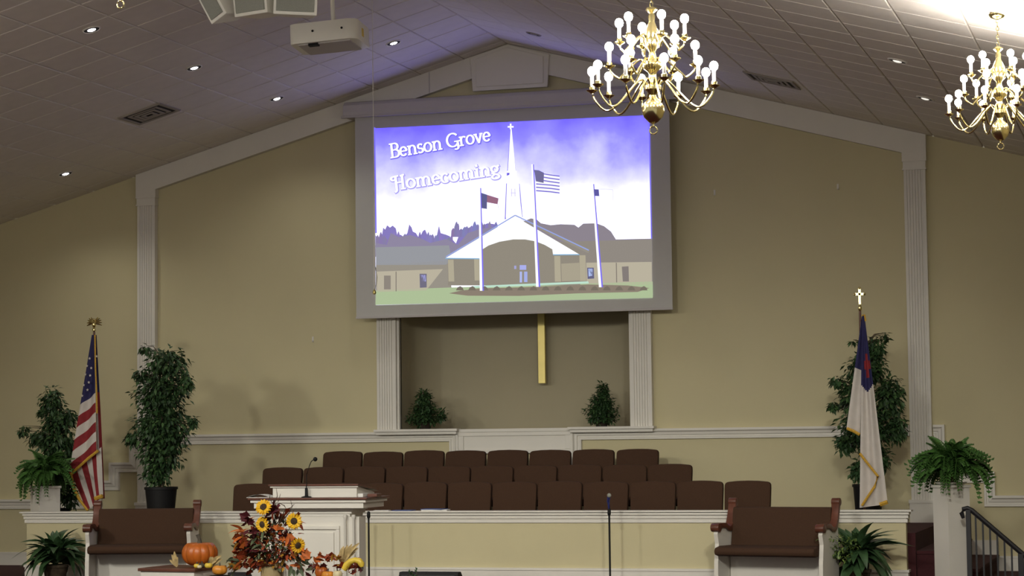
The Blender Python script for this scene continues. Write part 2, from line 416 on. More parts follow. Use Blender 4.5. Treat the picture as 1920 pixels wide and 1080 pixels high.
# sky of the picture: violet fading to white with cloud noise
ms = bpy.data.materials.new('projected_sky'); ms.use_nodes = True; nt = ms.node_tree; b = nt.nodes['Principled BSDF']
b.inputs['Base Color'].default_value = (.02, .02, .02, 1); b.inputs['Specular IOR Level'].default_value = 0
tc = nt.nodes.new('ShaderNodeTexCoord'); sx = nt.nodes.new('ShaderNodeSeparateXYZ'); nt.links.new(tc.outputs['Object'], sx.inputs[0])
nz = nt.nodes.new('ShaderNodeTexNoise'); nz.inputs['Scale'].default_value = 1.5; nz.inputs['Detail'].default_value = 6; nt.links.new(tc.outputs['Object'], nz.inputs['Vector'])
def math_(op, a, bb):
    n = nt.nodes.new('ShaderNodeMath'); n.operation = op
    for i, v in enumerate((a, bb)):
        if isinstance(v, (int, float)): n.inputs[i].default_value = v
        else: nt.links.new(v, n.inputs[i])
    return n.outputs[0]
t = math_('ADD', sx.outputs['Z'], math_('MULTIPLY', math_('SUBTRACT', nz.outputs['Fac'], .5), 1.1))
t = math_('ADD', t, math_('MULTIPLY', math_('ABSOLUTE', sx.outputs['X'], 0), .08))
t = math_('DIVIDE', math_('SUBTRACT', t, 1.45), 1.15)
cr = nt.nodes.new('ShaderNodeValToRGB'); nt.links.new(t, cr.inputs[0])
cr.color_ramp.elements[0].position = 0; cr.color_ramp.elements[0].color = (.62, .62, .82, 1)
cr.color_ramp.elements[1].position = 1; cr.color_ramp.elements[1].color = (.085, .065, 1.0, 1)
e = cr.color_ramp.elements.new(.35); e.color = (.36, .355, .8, 1)
e = cr.color_ramp.elements.new(.7); e.color = (.14, .125, .95, 1)
nt.links.new(cr.outputs[0], b.inputs['Emission Color']); b.inputs['Emission Strength'].default_value = 2.2
pic.add([sp(702, 241), sp(1218, 216), sp(1223, 558), sp(705, 572)], [(0, 1, 2, 3)], pmi(ms))
GR = (150, 144, 133); DK = (144, 137, 124); VI = (112, 98, 225); TAN = (184, 176, 156)
line([(168, 105), (176, 640)], 7, (125, 115, 245), 1); line([(1558, 45), (1570, 668)], 6, (125, 115, 245), 1)
poly([(173, 650), (190, 672), (204, 660), (212, 612), (222, 622), (232, 600), (246, 612), (260, 602), (276, 616), (284, 655), (300, 648), (318, 660), (334, 640), (344, 596), (356, 612), (362, 632), (378, 640), (395, 668), (412, 630), (424, 622), (436, 650), (448, 676), (470, 668), (484, 650), (494, 602), (503, 640), (530, 648), (548, 655), (580, 692), (596, 650), (606, 628), (622, 632), (640, 612), (660, 618), (682, 598), (712, 602), (740, 590), (770, 594), (790, 600), (820, 760), (173, 760)], (134, 122, 190), 1)
poly([(173, 690), (230, 700), (250, 640), (290, 660), (350, 650), (410, 670), (450, 690), (530, 670), (590, 700), (640, 640), (700, 620), (770, 610), (820, 760), (173, 760)], (142, 134, 160), 2)
poly([(900, 590), (960, 565), (990, 572), (1010, 590), (1060, 600), (1110, 595), (1180, 598), (1200, 612), (1225, 592), (1290, 590), (1330, 605), (1365, 632), (1390, 672), (1570, 668), (1572, 800), (900, 800)], (140, 132, 142), 1)
poly([(175, 712), (545, 702), (560, 780), (530, 800), (175, 802)], (150, 152, 158), 3)
poly([(175, 800), (540, 780), (560, 930), (175, 930)], GR, 3)
poly([(880, 690), (1572, 672), (1576, 900), (880, 900)], (143, 136, 128), 3)
poly([(175, 930), (560, 915), (1576, 885), (1577, 968), (173, 1004)], (172, 190, 150), 4)
poly([(179, 835), (515, 822), (430, 930), (181, 938)], TAN, 4)
poly([(1240, 790), (1571, 786), (1573, 900), (1242, 905)], TAN, 4)
poly([(545, 945), (600, 932), (700, 920), (900, 915), (1250, 900), (1450, 905), (1560, 918), (1500, 938), (1200, 945), (900, 958), (640, 957)], (138, 126, 112), 5)
poly([(540, 770), (880, 560), (1210, 745), (1210, 905), (540, 905)], DK, 5)
poly([(525, 768), (880, 556), (1205, 748), (1072, 750), (1068, 722), (1030, 700), (985, 682), (930, 672), (870, 672), (800, 684), (745, 703), (712, 724), (706, 768)], (250, 252, 255), 6, 1.1)
poly([(880, 556), (1255, 730), (1250, 742), (1060, 650)], GR, 7); line([(530, 760), (880, 550), (1253, 727)], 6, (150, 165, 225), 8); line([(526, 768), (706, 770)], 5, (130, 175, 210), 8); line([(1072, 750), (1206, 749)], 5, (130, 175, 210), 8)
for a, bq, y0, y1 in ((540, 568, 775, 885), (672, 697, 770, 880), (1078, 1108, 756, 886), (1205, 1236, 752, 882)):
    poly([(a, y0), (bq, y0), (bq+4, y1), (a+3, y1)], (176, 168, 146), 7)
poly([(1113, 795), (1205, 790), (1207, 880), (1116, 884)], (168, 160, 140), 6)
poly([(660, 908), (1250, 884), (1253, 895), (660, 918)], (190, 225, 205), 7)
for q, c in (([(216, 855), (250, 855), (250, 925), (216, 925)], (140, 132, 122)), ([(396, 846), (432, 846), (432, 915), (398, 917)], (112, 108, 128)),
             ([(402, 852), (428, 852), (428, 885), (404, 885)], (170, 172, 235)), ([(1244, 815), (1278, 815), (1280, 870), (1247, 872)], (100, 98, 130)), ([(1250, 820), (1272, 820), (1273, 855), (1252, 860)], (185, 205, 255)),
             ([(1420, 810), (1454, 808), (1456, 885), (1425, 885)], (130, 122, 118)), ([(903, 802), (936, 802), (936, 826), (903, 826)], (170, 175, 235)), ([(903, 835), (915, 835), (915, 890), (903, 890)], (175, 185, 235)), ([(925, 835), (942, 835), (942, 888), (925, 888)], (165, 175, 230)),
             ([(875, 805), (886, 805), (886, 822), (875, 822)], (165, 165, 215))): poly(q, c, 8)
line([(277, 835), (277, 935)], 4, (120, 112, 105), 8); line([(1392, 790), (1394, 890)], 4, (120, 112, 105), 8)
for x in range(580, 1560, 62): poly([(x, 930), (x+8, 915), (x+22, 908), (x+34, 916), (x+40, 930)], (118, 110, 98), 8)
# steeple
line([(842, 328), (857, 118)], 4, VI, 2); line([(882, 328), (860, 118)], 4, VI, 2)
line([(830, 570), (838, 385)], 6, VI, 2); line([(916, 560), (900, 385)], 4, VI, 2)
WH = (255, 255, 255)
poly([(843, 328), (857, 112), (862, 112), (883, 328)], WH, 3, 1.15); poly([(839, 325), (888, 325), (886, 380), (842, 380)], WH, 3, 1.15)
poly([(833, 378), (904, 383), (904, 390), (833, 388)], WH, 3, 1.15); poly([(838, 388), (900, 388), (906, 480), (916, 562), (832, 562)], WH, 3, 1.15)
poly([(853, 86), (861, 86), (861, 114), (853, 114)], WH, 3, 1.15); poly([(842, 98), (872, 98), (872, 106), (842, 106)], WH, 3, 1.15)
poly([(838, 335), (852, 335), (850, 345), (838, 350)], VI, 4); line([(862, 415), (862, 455)], 4, (215, 210, 250), 4); line([(878, 415), (880, 455)], 4, (215, 210, 250), 4); line([(858, 437), (884, 437)], 4, (215, 210, 250), 4)
rg = random.Random(3)
for k_ in range(46):
    x = 185+k_*13.2+rg.uniform(-4, 4); y = 690 if x < 560 else 640; h_ = rg.uniform(18, 62); w_ = rg.uniform(7, 16)
    poly([(x-w_, y+20), (x-w_*.8, y-h_*.5), (x-w_*.3, y-h_*.85), (x+w_*.2, y-h_), (x+w_*.7, y-h_*.7), (x+w_, y+20)], (134+rg.randint(-6, 6), 124+rg.randint(-6, 6), 175+rg.randint(-15, 20)), 1.5)
# flag poles
for (x0, y0, x1, y1) in ((699, 412, 707, 932), (966, 292, 992, 912), (1271, 392, 1310, 914)):
    poly([(x0-2, y0), (x0+9, y0), (x1+15, y1), (x1-4, y1)], (128, 116, 240), 8); poly([(x0-4, y0), (x0+4, y0), (x1+7, y1), (x1-6, y1)], WH, 9, 1.1)
poly([(708, 436), (738, 446), (737, 518), (710, 514)], (92, 94, 140), 8); poly([(737, 446), (796, 464), (791, 494), (737, 484)], (150, 105, 128), 8); line([(792, 494), (798, 520)], 2, (180, 180, 220), 8)
poly([(976, 320), (1000, 322), (1026, 335), (1024, 386), (985, 378)], (112, 108, 150), 8); poly([(1020, 333), (1104, 350), (1110, 430), (1085, 442), (984, 428), (982, 380)], WH, 7)
for i in range(6):
    y = 338+i*17; line([(1024 if i < 3 else 986, y+2), (1060, y+8), (1105, y+14)], 6, (126, 116, 215), 9)
poly([(1276, 418), (1303, 419), (1306, 453), (1280, 452)], (94, 90, 160), 8); line([(1303, 416), (1374, 420), (1377, 490)], 2, (216, 214, 245), 8)
picture = pic.build('projected_picture', pmats, scr, recalc=False)
# lettering in pen strokes
G = {
 'B': (.50, [[(.1, 0), (.1, .75)], [(.1, .75), (.24, .75)]+arc(.26, .575, .17, .175, 90, -90)+[(.1, .4)], [(.1, .4), (.27, .4)]+arc(.27, .2, .2, .2, 90, -90)+[(.1, 0)], [(.0, .75), (.12, .75)], [(.0, 0), (.12, 0)]]),
 'e': (.44, [[(.06, .25), (.38, .25)]+arc(.215, .24, .17, .235, 5, 315, 18)]),
 'n': (.52, [[(.1, 0), (.1, .46)], [(.1, .33)]+arc(.26, .30, .15, .17, 140, 0, 8)+[(.41, 0)], [(.02, .46), (.11, .46)], [(.02, 0), (.19, 0)], [(.33, 0), (.5, 0)]]),
 's': (.36, [arc(.18, .35, .12, .12, 40, 250, 10)+arc(.18, .115, .13, .115, 75, -140, 10)]),
 'o': (.48, [arc(.23, .235, .19, .235, 0, 360, 24)]),
 'G': (.70, [arc(.35, .375, .31, .36, 45, 320, 22), [(.45, .28), (.72, .28)], [(.6, .28), (.62, .05)]+arc(.5, -.05, .12, .1, 10, -120, 6)]),
 'r': (.36, [[(.1, 0), (.1, .46)], [(.1, .32)]+arc(.24, .32, .13, .14, 150, 50, 6), [(.02, .46), (.11, .46)], [(.02, 0), (.2, 0)]]),
 'v': (.44, [[(.05, .46), (.21, .0)], [(.21, .0), (.37, .46)], [(-.02, .46), (.12, .46)], [(.31, .46), (.43, .46)]]),
 'H': (.72, [[(.24, .74), (.24, .05)]+arc(.14, 0, .1, .12, 20, -80, 6), [(.56, .72), (.56, 0)], [(.24, .38), (.56, .38)], arc(.12, .62, .1, .1, 300, 80, 8)+[(.36, .74)], [(.47, 0), (.66, 0)], [(.48, .72), (.64, .76)]]),
 'm': (.78, [[(.1, 0), (.1, .46)], [(.1, .33)]+arc(.24, .30, .13, .17, 140, 0, 8)+[(.37, 0)], [(.37, .33)]+arc(.51, .30, .14, .17, 140, 0, 8)+[(.65, 0)], [(.02, .46), (.11, .46)], [(.03, 0), (.18, 0)], [(.31, 0), (.44, 0)], [(.59, 0), (.74, 0)]]),
 'c': (.42, [arc(.22, .235, .18, .235, 50, 310, 18)]),
 'i': (.26, [[(.12, 0), (.12, .46)], [(.03, .46), (.13, .46)], [(.03, 0), (.21, 0)], [(.11, .66), (.13, .60)]]),
 'g': (.46, [arc(.2, .31, .15, .155, 0, 360, 18), [(.3, .42), (.42, .47)], arc(.2, .12, .1, .07, 150, 250, 5)+[(.3, .0)]+arc(.22, -.11, .17, .115, 60, -250, 18)]),
 ' ': (.26, [])}
def text(s, p0, p1, capy, lay, col, grow, es):
    """p0,p1 baseline ends in picture pixels; capy = px per em upwards"""
    total = sum(G[c][0] for c in s); ex = Vector((p1[0]-p0[0], p1[1]-p0[1]))/total; ey = Vector((-.10*capy, -capy)); mi = pmi2(em(col, es)); x = 0
    ey = Vector((-.12*capy, -capy))
    for ch in s:
        adv, strokes = G[ch]
        for st in strokes:
            pts = [Vector((a, bq)) for a, bq in st]; n = len(pts); Ls, Rs = [], []
            for i in range(n):
                d = (pts[min(n-1, i+1)]-pts[max(0, i-1)]); L = d.length or 1; d = d/L
                wd = (.035+.05*abs(d.y))/2+grow; nn = Vector((-d.y, d.x))
                ext = d*(-.012-grow if i == 0 else (.012+grow if i == n-1 else 0))
                Ls.append(pts[i]+nn*wd+ext); Rs.append(pts[i]-nn*wd+ext)
            def W2(p):
                q = Vector(p0)+ex*(x+p.x)+ey*p.y; return sp(q.x, q.y, lay)
            vs = [W2(p) for p in Ls]+[W2(p) for p in Rs]
            txt.add(vs, [(i, i+1, n+i+1, n+i) for i in range(n-1)], mi)
        x += adv
tmats = []
def pmi2(m):
    if m not in tmats: tmats.append(m)
    return tmats.index(m)
for s, p0, p1, cy in (('Benson Grove', (733, 296), (921, 263), 34), ('Homecoming', (735, 357), (938, 326), 34)):
    txt = MB()
    text(s, (p0[0]+1, p0[1]+1), (p1[0]+1, p1[1]+1), cy, 10, (118, 108, 235) if s[0] == 'B' else (172, 164, 240), .05, 1.0)
    text(s, p0, p1, cy, 12, WH, .018, 1.15)
    txt.build('projected_lettering', tmats, scr, recalc=False)

# ------------------------------------------------------------------ brass cross in the niche
cp = at(1017, 719, .70)
cr_ = empty('wall_cross', (cp.x, .70, cp.z), label='brass cross hanging in the niche below the screen', cat='cross')
mb = MB(); mb.box(-.047, .047, -.03, .03, 0, 1.75); mb.build('upright', M['dullbrass'], cr_, bevel=.004)
mb = MB(); mb.box(-.5, .5, -.032, .028, 1.16, 1.255); mb.build('crossbar', M['dullbrass'], cr_, bevel=.004)
for z_ in (.5, 1.4): mb = MB(); mb.box(-.012, .012, .03, .15, z_, z_+.03); mb.build('bracket', M['black'], cr_)

# ------------------------------------------------------------------ choir chairs
def chair_proto():
    root = empty('choir_chair')
    wd = .262
    pr = [(-wd+.008, .36), (wd-.008, .36), (wd, .76)]+[(wd-.05+.05*math.cos(R(a)), .79+.05*math.sin(R(a))) for a in (15, 40, 65)]+[(.12, .846), (0, .849), (-.12, .846)]+[(-wd+.05-.05*math.cos(R(a)), .79+.05*math.sin(R(a))) for a in (65, 40, 15)]+[(-wd, .76)]
    mb = MB(); mb.prism(pr, -.035, .04)
    vs = [(x, y+(z-.4)*.16, z) for x, y, z in mb.v]; mb.v = vs
    b = mb.build('backrest', M['brown'], root, smooth=True, bevel=.018)
    mb = MB(); mb.box(-.255, .255, -.5, -.02, .38, .46); mb.build('seat', M['brown'], root, smooth=True, bevel=.025)
    for sx in (-1, 1):
        for yy in (-.46, .02):
            mb = MB(); mb.tube([(sx*.235, yy, .39), (sx*.24, yy+(.03 if yy > -.1 else -.02), 0)], .012, 6); mb.build('leg', M['iron'], root)
    return root
proto = chair_proto(); first = True
rows = [('front', -2.26, 12, -2.845, .543, .28), ('middle', -1.41, 10, -2.84, .5435, .457), ('back', -.56, 8, -2.38, .5475, .638)]
ordn = ['leftmost', 'second', 'third', 'fourth', 'fifth', 'sixth', 'seventh', 'eighth', 'ninth', 'tenth', 'eleventh', 'rightmost']
rn = {'front': 'front choir row behind the low wall', 'middle': 'middle choir row', 'back': 'back choir row under the niche'}
for nm, y, n, x0, pt, fz in rows:
    for i in range(n):
        c = proto if first else copy_tree(proto); first = False
        c.location = (x0+pt*(i+.5)+random.uniform(-.004, .004), y-.06, fz+random.uniform(-.006, .006)); c.rotation_euler = (0, 0, R(random.uniform(-1.6, 1.6)))
        if i == 0: lb = 'brown upholstered chair at the left end of the ' + rn[nm]
        elif i == n-1: lb = 'brown upholstered chair at the right end of the ' + rn[nm]
        else: lb = 'brown upholstered chair, %s from the left in the %s' % (ordn[i], rn[nm])
        tag(c, lb, 'chair', 'choir chairs in three rows')

# ------------------------------------------------------------------ pews
def pew(loc, rz, label):
    root = empty('pew', loc, rz, label, 'pew', 'clergy pews before the low wall'); L = 1.10; H = L/2
    mb = MB(); pr = [(.0, .40), (.03, .40), (.10, .86), (.08, .875), (.04, .86), (-.04, .44)]
    mb.prism(pr, -H, H, 'x'); mb.build('backrest', M['brown'], root, smooth=True, bevel=.012)
    mb = MB(); pr = [(-.0, .40), (-.0, .475), (-.35, .48), (-.46, .465), (-.485, .43), (-.47, .39), (-.40, .375)]
    mb.prism(pr, -H, H, 'x'); mb.build('seat', M['brown'], root, smooth=True, bevel=.014)
    mb = MB(); mb.box(-H, H, -.05, -.02, .05, .39); mb.build('seat_panel', M['white'], root)
    path = [(.135, .925), (.115, .90), (.09, .82), (.06, .74), (.02, .675), (-.04, .645), (-.10, .655), (-.16, .685), (-.24, .69), (-.32, .685)]
    for sgn in (-1, 1):
        x0, x1 = (H, H+.06) if sgn > 0 else (-H-.06, -H)
        mb = MB(); pr = [(.10, 0), (.10, .80)]+[(a-.01, bq-.015) for a, bq in path[2:]]+[(-.36, .60), (-.33, .5), (-.36, .30), (-.37, 0)]
        mb.prism(pr, x0+.008, x1-.008, 'x'); e = mb.build('end_panel', M['white'], root)
        mb = MB(); n = len(path); vs = []; fs = []
        for i, (a, bq) in enumerate(path):
            d = Vector((path[min(n-1, i+1)][0]-path[max(0, i-1)][0], path[min(n-1, i+1)][1]-path[max(0, i-1)][1])).normalized(); nn = Vector((d.y, -d.x))*.026
            for xx, s_ in ((x0-.012, 1), (x1+.012, 1), (x1+.012, -1), (x0-.012, -1)): vs.append((xx, a+nn.x*s_, bq+nn.y*s_))
        for i in range(n-1):
            for j in range(4): fs.append((i*4+j, i*4+(j+1) % 4, (i+1)*4+(j+1) % 4, (i+1)*4+j))
        fs += [(0, 1, 2, 3), tuple((n-1)*4+j for j in (3, 2, 1, 0))]
        mb.add(vs, fs)
        mb.prism([(.125+.042*math.cos(R(k_*30)), .925+.042*math.sin(R(k_*30))) for k_ in range(12)], x0-.014, x1+.014, 'x')
        mb.prism([(-.345+.052*math.cos(R(k_*30)), .668+.046*math.sin(R(k_*30))) for k_ in range(12)], x0-.016, x1+.016, 'x')
        mb.build('armrest', M['wood'], e, smooth=True, bevel=.006)
    return root
pew((at(1462, 945, -3.62).x, -3.62, 0), R(-12), 'short brown pew with white ends on the right, beside the broad-leaved plant')
pew((at(272, 948, -3.62).x, -3.62, 0), R(13), 'short brown pew with white ends on the left, behind the pumpkin')

# ------------------------------------------------------------------ foliage helpers
def leafquad(mb, p, d, up, L, wd, mi=0, fold=.15):
    d = d.normalized(); s = d.cross(up)
    if s.length < 1e-3: s = d.cross(Vector((1, 0, 0)))
    s.normalize(); n = s.cross(d)
    mid = p+d*L*.45-n*L*fold*.3; tip = p+d*L-n*L*fold
    mb.add([p, mid+s*wd/2+n*wd*.12, tip, mid-s*wd/2+n*wd*.12, mid], [(0, 1, 4), (1, 2, 4), (2, 3, 4), (3, 0, 4)], mi)
def rv(a=1): return Vector((random.uniform(-a, a), random.uniform(-a, a), random.uniform(-a, a)))
def foliage(root, blobs, n, L, mats, branches_from, droop=.5, branchn=26):
    """blobs: (centre, radii) in local space"""
    mb = MB(); br = MB(); tot = sum(r[0]*r[2] for c, r in blobs)
    for c, r in blobs:
        c = Vector(c)
        for k_ in range(int(n*r[0]*r[2]/tot)):
            u = rv()
            while u.length > 1: u = rv()
            u = u*(.55+.45*random.random()) if u.length > .3 else u*1.8
            p = c+Vector((u.x*r[0], u.y*r[1], u.z*r[2]))
            d = Vector((u.x, u.y, u.z*.4))+rv(.6)+Vector((0, 0, -droop))
            leafquad(mb, p, d, Vector((0, 0, 1))+rv(.4), L*random.uniform(.7, 1.25), L*random.uniform(.42, .6), 0 if random.random() < .72 else 1)
        for k_ in range(max(3, branchn//len(blobs))):
            u = rv(.8); e = c+Vector((u.x*r[0], u.y*r[1], u.z*r[2])); b0 = Vector(branches_from)
            b0 = Vector((b0.x+random.uniform(-.01, .01), b0.y, max(b0.z, min(e.z-.15, c.z))))
            m_ = (b0+e)/2+Vector((0, 0, .06)); br.tube([b0, m_, e], [.007, .005, .002], 5)
    mb.build('foliage', mats, root, recalc=False)['kind'] = 'stuff'
    return br
def pot(root, r0, r1, h, m, name='pot'):
    mb = MB(); mb.lathe([(r0, 0), (r1, h-.03), (r1+.012, h-.03), (r1+.012, h), (r1-.01, h), (r1-.02, h-.03)], 24); mb.build(name, m, root, smooth=True)
    mb = MB(); mb.lathe([(.01, h-.05), (r1-.018, h-.045)], 20); mb.build('soil', M['soil'], root)

def ficus(px, Y, fz, blobs, label, n, potspec, L=.078):
    b0 = at(px, 940, Y); root = empty('ficus_tree', (b0.x, Y, fz), 0, label, 'plant', 'ficus trees on the platform')
    pot(root, *potspec)
    lb = []
    for (x, y, rx, rz) in blobs:
        c = at(x, y, Y); s = (at(x+100, y, Y)-at(x, y, Y)).length/100
        lb.append(((c.x-b0.x, random.uniform(-.05, .05), c.z-fz), (rx*s, min(rx*s, .34), rz*s)))
    top = max(c[2]+r[2] for c, r in lb)
    br = foliage(root, lb, n, L, [M['leaf'], M['leaf2']], (0, 0, potspec[2]))
    br.build('branches', M['bark'], root)
    mb = MB()
    for k_ in range(3):
        a = k_*2.1; mb.tube([(.03*math.cos(a), .03*math.sin(a), potspec[2]-.06), (.025*math.cos(a+1.5), .025*math.sin(a+1.5), (potspec[2]+top)/2), (.03*math.cos(a+3), .03*math.sin(a+3), top*.85)], [.014, .011, .005], 6)
    mb.build('trunk', M['bark'], root, smooth=True)
    return root
ficus(302, -2.45, .57, [(312, 680, 42, 32), (300, 735, 55, 45), (302, 800, 62, 50), (300, 850, 45, 40), (295, 890, 26, 26), (275, 655, 12, 8), (350, 715, 14, 22), (245, 820, 12, 18), (262, 700, 14, 14), (364, 790, 8, 14)], 'tall ficus tree in a black pot beside the left pilaster', 5200, (.14, .19, .525, M['black']))
ficus(108, -1.75, .57, [(100, 750, 22, 26), (110, 785, 32, 28), (112, 830, 40, 36), (70, 820, 24, 16), (44, 806, 11, 9), (78, 772, 9, 8), (118, 880, 34, 40), (128, 925, 22, 26), (132, 780, 14, 14)], 'ficus tree behind the left fern and striped flag', 3000, (.13, .16, .25, M['black']))
ficus(1628, -1.05, .57, [(1640, 650, 22, 28), (1625, 690, 42, 36), (1600, 740, 34, 42), (1668, 740, 30, 46), (1625, 800, 62, 52), (1585, 830, 22, 22), (1680, 800, 22, 36), (1640, 860, 34, 34), (1612, 880, 18, 26), (1570, 715, 16, 12), (1563, 760, 10, 10), (1660, 630, 5, 10), (1602, 640, 8, 4)], 'tall ficus tree standing behind the white and blue flag', 5200, (.14, .17, .48, M['black']))

def bush(px, py, Y, blobs, label, n):
    b0 = at(px, py, Y); root = empty('leafy_bush', (b0.x, Y, NB), 0, label, 'plant', 'bushes on the niche sill')
    mb = MB(); mb.lathe([(.07, .021), (.09, .10), (.095, .10), (.085, .09)], 16); mb.build('pot', M['soil'], root, smooth=True)
    lb = []
    for (x, y, rx, rz) in blobs:
        c = at(x, y, Y); s = (at(x+100, y, Y)-at(x, y, Y)).length/100; lb.append(((c.x-b0.x, 0, c.z-NB), (rx*s, rx*s*.75, rz*s)))
    br = foliage(root, lb, n, .052, [M['leaf'], M['leaf2']], (0, 0, .09), .1, 20); br.build('stems', M['bark'], root)
bush(797, 800, .14, [(795, 748, 16, 20), (795, 768, 26, 20), (795, 786, 36, 15), (828, 778, 10, 14)], 'dark green bush at the left end of the niche sill', 2200)
bush(1128, 798, .14, [(1130, 733, 12, 18), (1130, 752, 24, 20), (1128, 772, 36, 22), (1128, 787, 32, 10)], 'pointed dark green bush at the right end of the niche sill', 2300)

# ferns: fronds with leaflets
def frond_mesh(L, arch, n=16, wd=.05):
    mb = MB(); pts = []
    for i in range(n+1):
        t_ = i/n; pts.append(Vector((L*(t_-.25*arch*t_*t_), 0, L*(1.05*t_*(1-.2*arch)-arch*1.05*t_*t_))))
    mb.tube(pts[::2], [.003]*len(pts[::2]), 4)
    for i in range(1, n+1):
        t_ = i/n; d = (pts[i]-pts[i-1]).normalized(); s_ = wd*(1-.75*t_)*(.5+.5*min(1, t_*5))
        for sg in (-1, 1):
            dd = Vector((0, sg, 0))+d*.45-Vector((0, 0, .25)); leafquad(mb, pts[i], dd, Vector((0, 0, 1)), s_*1.25, L/n*1.5, 0, .2)
    return mb
FR = []
def fern(loc, nfr, Lm, label, potr=.11):
    root = empty('potted_fern', loc, 0, label, 'plant', 'ferns on white pedestals')
    mb = MB(); mb.lathe([(.07, 0), (potr, .13), (potr+.008, .13), (potr+.008, .145), (potr-.01, .145), (potr-.015, .12)], 20); mb.build('pot', M['bark'], root, smooth=True)
    if not FR:
        for k_ in range(6):
            o = frond_mesh(.34+.03*k_, .55+.11*k_, 17, .085).build('frond', M['fern'], root, recalc=False); FR.append(o.data)
            o.location = (0, 0, .13); o.rotation_euler = (0, random.uniform(-.3, .05), k_*1.05)
    for k_ in range(nfr):
        me = FR[random.randrange(6)]; s_ = Lm*random.uniform(.75, 1.2)
        link('frond', me, root, (random.uniform(-.04, .04), random.uniform(-.04, .04), .13), (random.uniform(-.2, .2), random.uniform(-.8, .5), random.uniform(0, 6.28)), (s_, s_, s_))

# pedestals
def pedestal(px, ytop, Y, z0, rz, half, label, ypx=None):
    c = at(px, ytop, Y); root = empty('plant_pedestal', (c.x, Y, z0), rz, label, 'pedestal', 'white plant pedestals'); h = c.z-z0
    mb = MB(); mb.box(-half, half, -half, half, .06, h-.03); mb.build('shaft', M['white'], root)
    mb = MB(); mb.box(-half-.02, half+.02, -half-.02, half+.02, 0, .06); mb.build('base', M['white'], root, bevel=.008)
    mb = MB(); mb.box(-half-.015, half+.015, -half-.015, half+.015, h-.03, h); mb.build('top', M['white'], root, bevel=.008)
    return Vector((c.x, Y, c.z))
tp = pedestal(85, 911, -2.45, .57, R(-38), .135, 'short white pedestal under the fern at the left end of the low wall')
fern(tp, 150, .98, 'leafy green fern on the left pedestal beside the striped flag')
tp = pedestal(1783, 909, -3.25, 0, R(40), .135, 'tall white pedestal beside the black stair railing')
mb = MB(); mb.lathe([(.10, 0), (.155, .012), (.17, .028), (.16, .028), (.10, .015)], 28)
sau = mb.build('plant_saucer', M['plastic'], smooth=True); sau.location = tp; tag(sau, 'round white saucer under the right fern on the tall pedestal', 'saucer')
fern(tp+Vector((0, 0, .02)), 160, 1.1, 'bushy green fern trailing over the tall right pedestal')

# broad-leaved plants
def broad_mesh(L, wd, arch):
    mb = MB(); n = 6; vs = []; 
    for i in range(n+1):
        t_ = i/n; x = L*t_; z = L*(.55*t_-arch*t_*t_); w_ = wd*math.sin(math.pi*min(1, .08+t_*.92))**.8*.5
        vs += [(x, -w_, z+w_*.25), (x, 0, z), (x, w_, z+w_*.25)]
    fs = []
    for i in range(n):
        a = i*3; fs += [(a, a+1, a+4, a+3), (a+1, a+2, a+5, a+4)]
    return mb.add(vs, fs)
BL = []
def broad(px, py, Y, label, n, S=1, bright=0):
    c = at(px, py, Y); root = empty('broad_leaf_plant', (c.x, Y, 0), 0, label, 'plant', 'broad-leaved plants before the low wall')
    pot(root, .11, .14, max(.12, c.z-.14), M['bark'])
    if not BL:
        for k_ in range(4): 
            o = broad_mesh(.30+.03*k_, .085+.01*k_, .45+.25*k_).build('leaf', M['broad'], root, smooth=True, recalc=False); BL.append(o.data); o.location = (0, 0, c.z-.16); o.rotation_euler = (0, -.5, k_*1.6)
    zc0 = c.z-.12
    for k_ in range(n):
        a = random.uniform(0, 6.28); el = random.uniform(-1.2, .3); s_ = S*random.uniform(.7, 1.1)
        o = link('leaf', BL[random.randrange(4)], root, (.05*math.cos(a), .05*math.sin(a), zc0+random.uniform(0, .14)), (random.uniform(-.4, .4), el, a), (s_, s_, s_))
    if bright:
        mb = MB()
        for k_ in range(260):
            u = rv(); p = Vector((-.15+u.x*.2, -.24+u.y*.1, zc0+.20+u.z*.13)); leafquad(mb, p, rv()+Vector((0, -.5, .2)), Vector((0, 0, 1)), .055, .024, 0)
        mb.build('variegated_leaves', M['broad2'], root, recalc=False)['kind'] = 'stuff'
broad(104, 1036, -3.5, 'dark broad-leaved plant left of the left pew', 110, 1.05)
broad(1606, 1042, -3.55, 'broad-leaved plant with variegated sprigs right of the right pew', 110, 1.15, 1)

# ------------------------------------------------------------------ flags
def grid(mb, TL, TR, BR, BL_, Y, org, ns, nt_, colf, wav, amp, y2=0, curve=None):
    """cloth patch between four pixel corners at depth Y, rippling in depth"""
    vs = []; fs = []; ms_ = []
    for j in range(nt_+1):
        t_ = j/nt_
        for i in range(ns+1):
            s_ = i/ns
            x = (TL[0]*(1-s_)+TR[0]*s_)*(1-t_)+(BL_[0]*(1-s_)+BR[0]*s_)*t_
            y = (TL[1]*(1-s_)+TR[1]*s_)*(1-t_)+(BL_[1]*(1-s_)+BR[1]*s_)*t_
            if curve: x += curve(s_, t_)
            yy = Y+y2*t_-amp*min(1, t_*2.2)*math.sin(s_*wav*2*math.pi+t_*1.2)
            p = at(x, y, Y); vs.append((p.x-org.x, yy-org.y, p.z-org.z))
    for j in range(nt_):
        for i in range(ns):
            a = j*(ns+1)+i; fs.append((a, a+1, a+ns+2, a+ns+1)); ms_.append(colf((i+.5)/ns, (j+.5)/nt_))
    o = len(mb.v); mb.v += vs; mb.f += [tuple(k_+o for k_ in f) for f in fs]; mb.m += ms_
def fringe(root, pts, Y, org, wd=.018, name='fringe'):
    mb = MB()
    mb.tube([Vector(at(x, y, Y+dy))-org for x, y, dy in pts], wd, 6); return mb.build(name, M['fringe'], root, smooth=True)
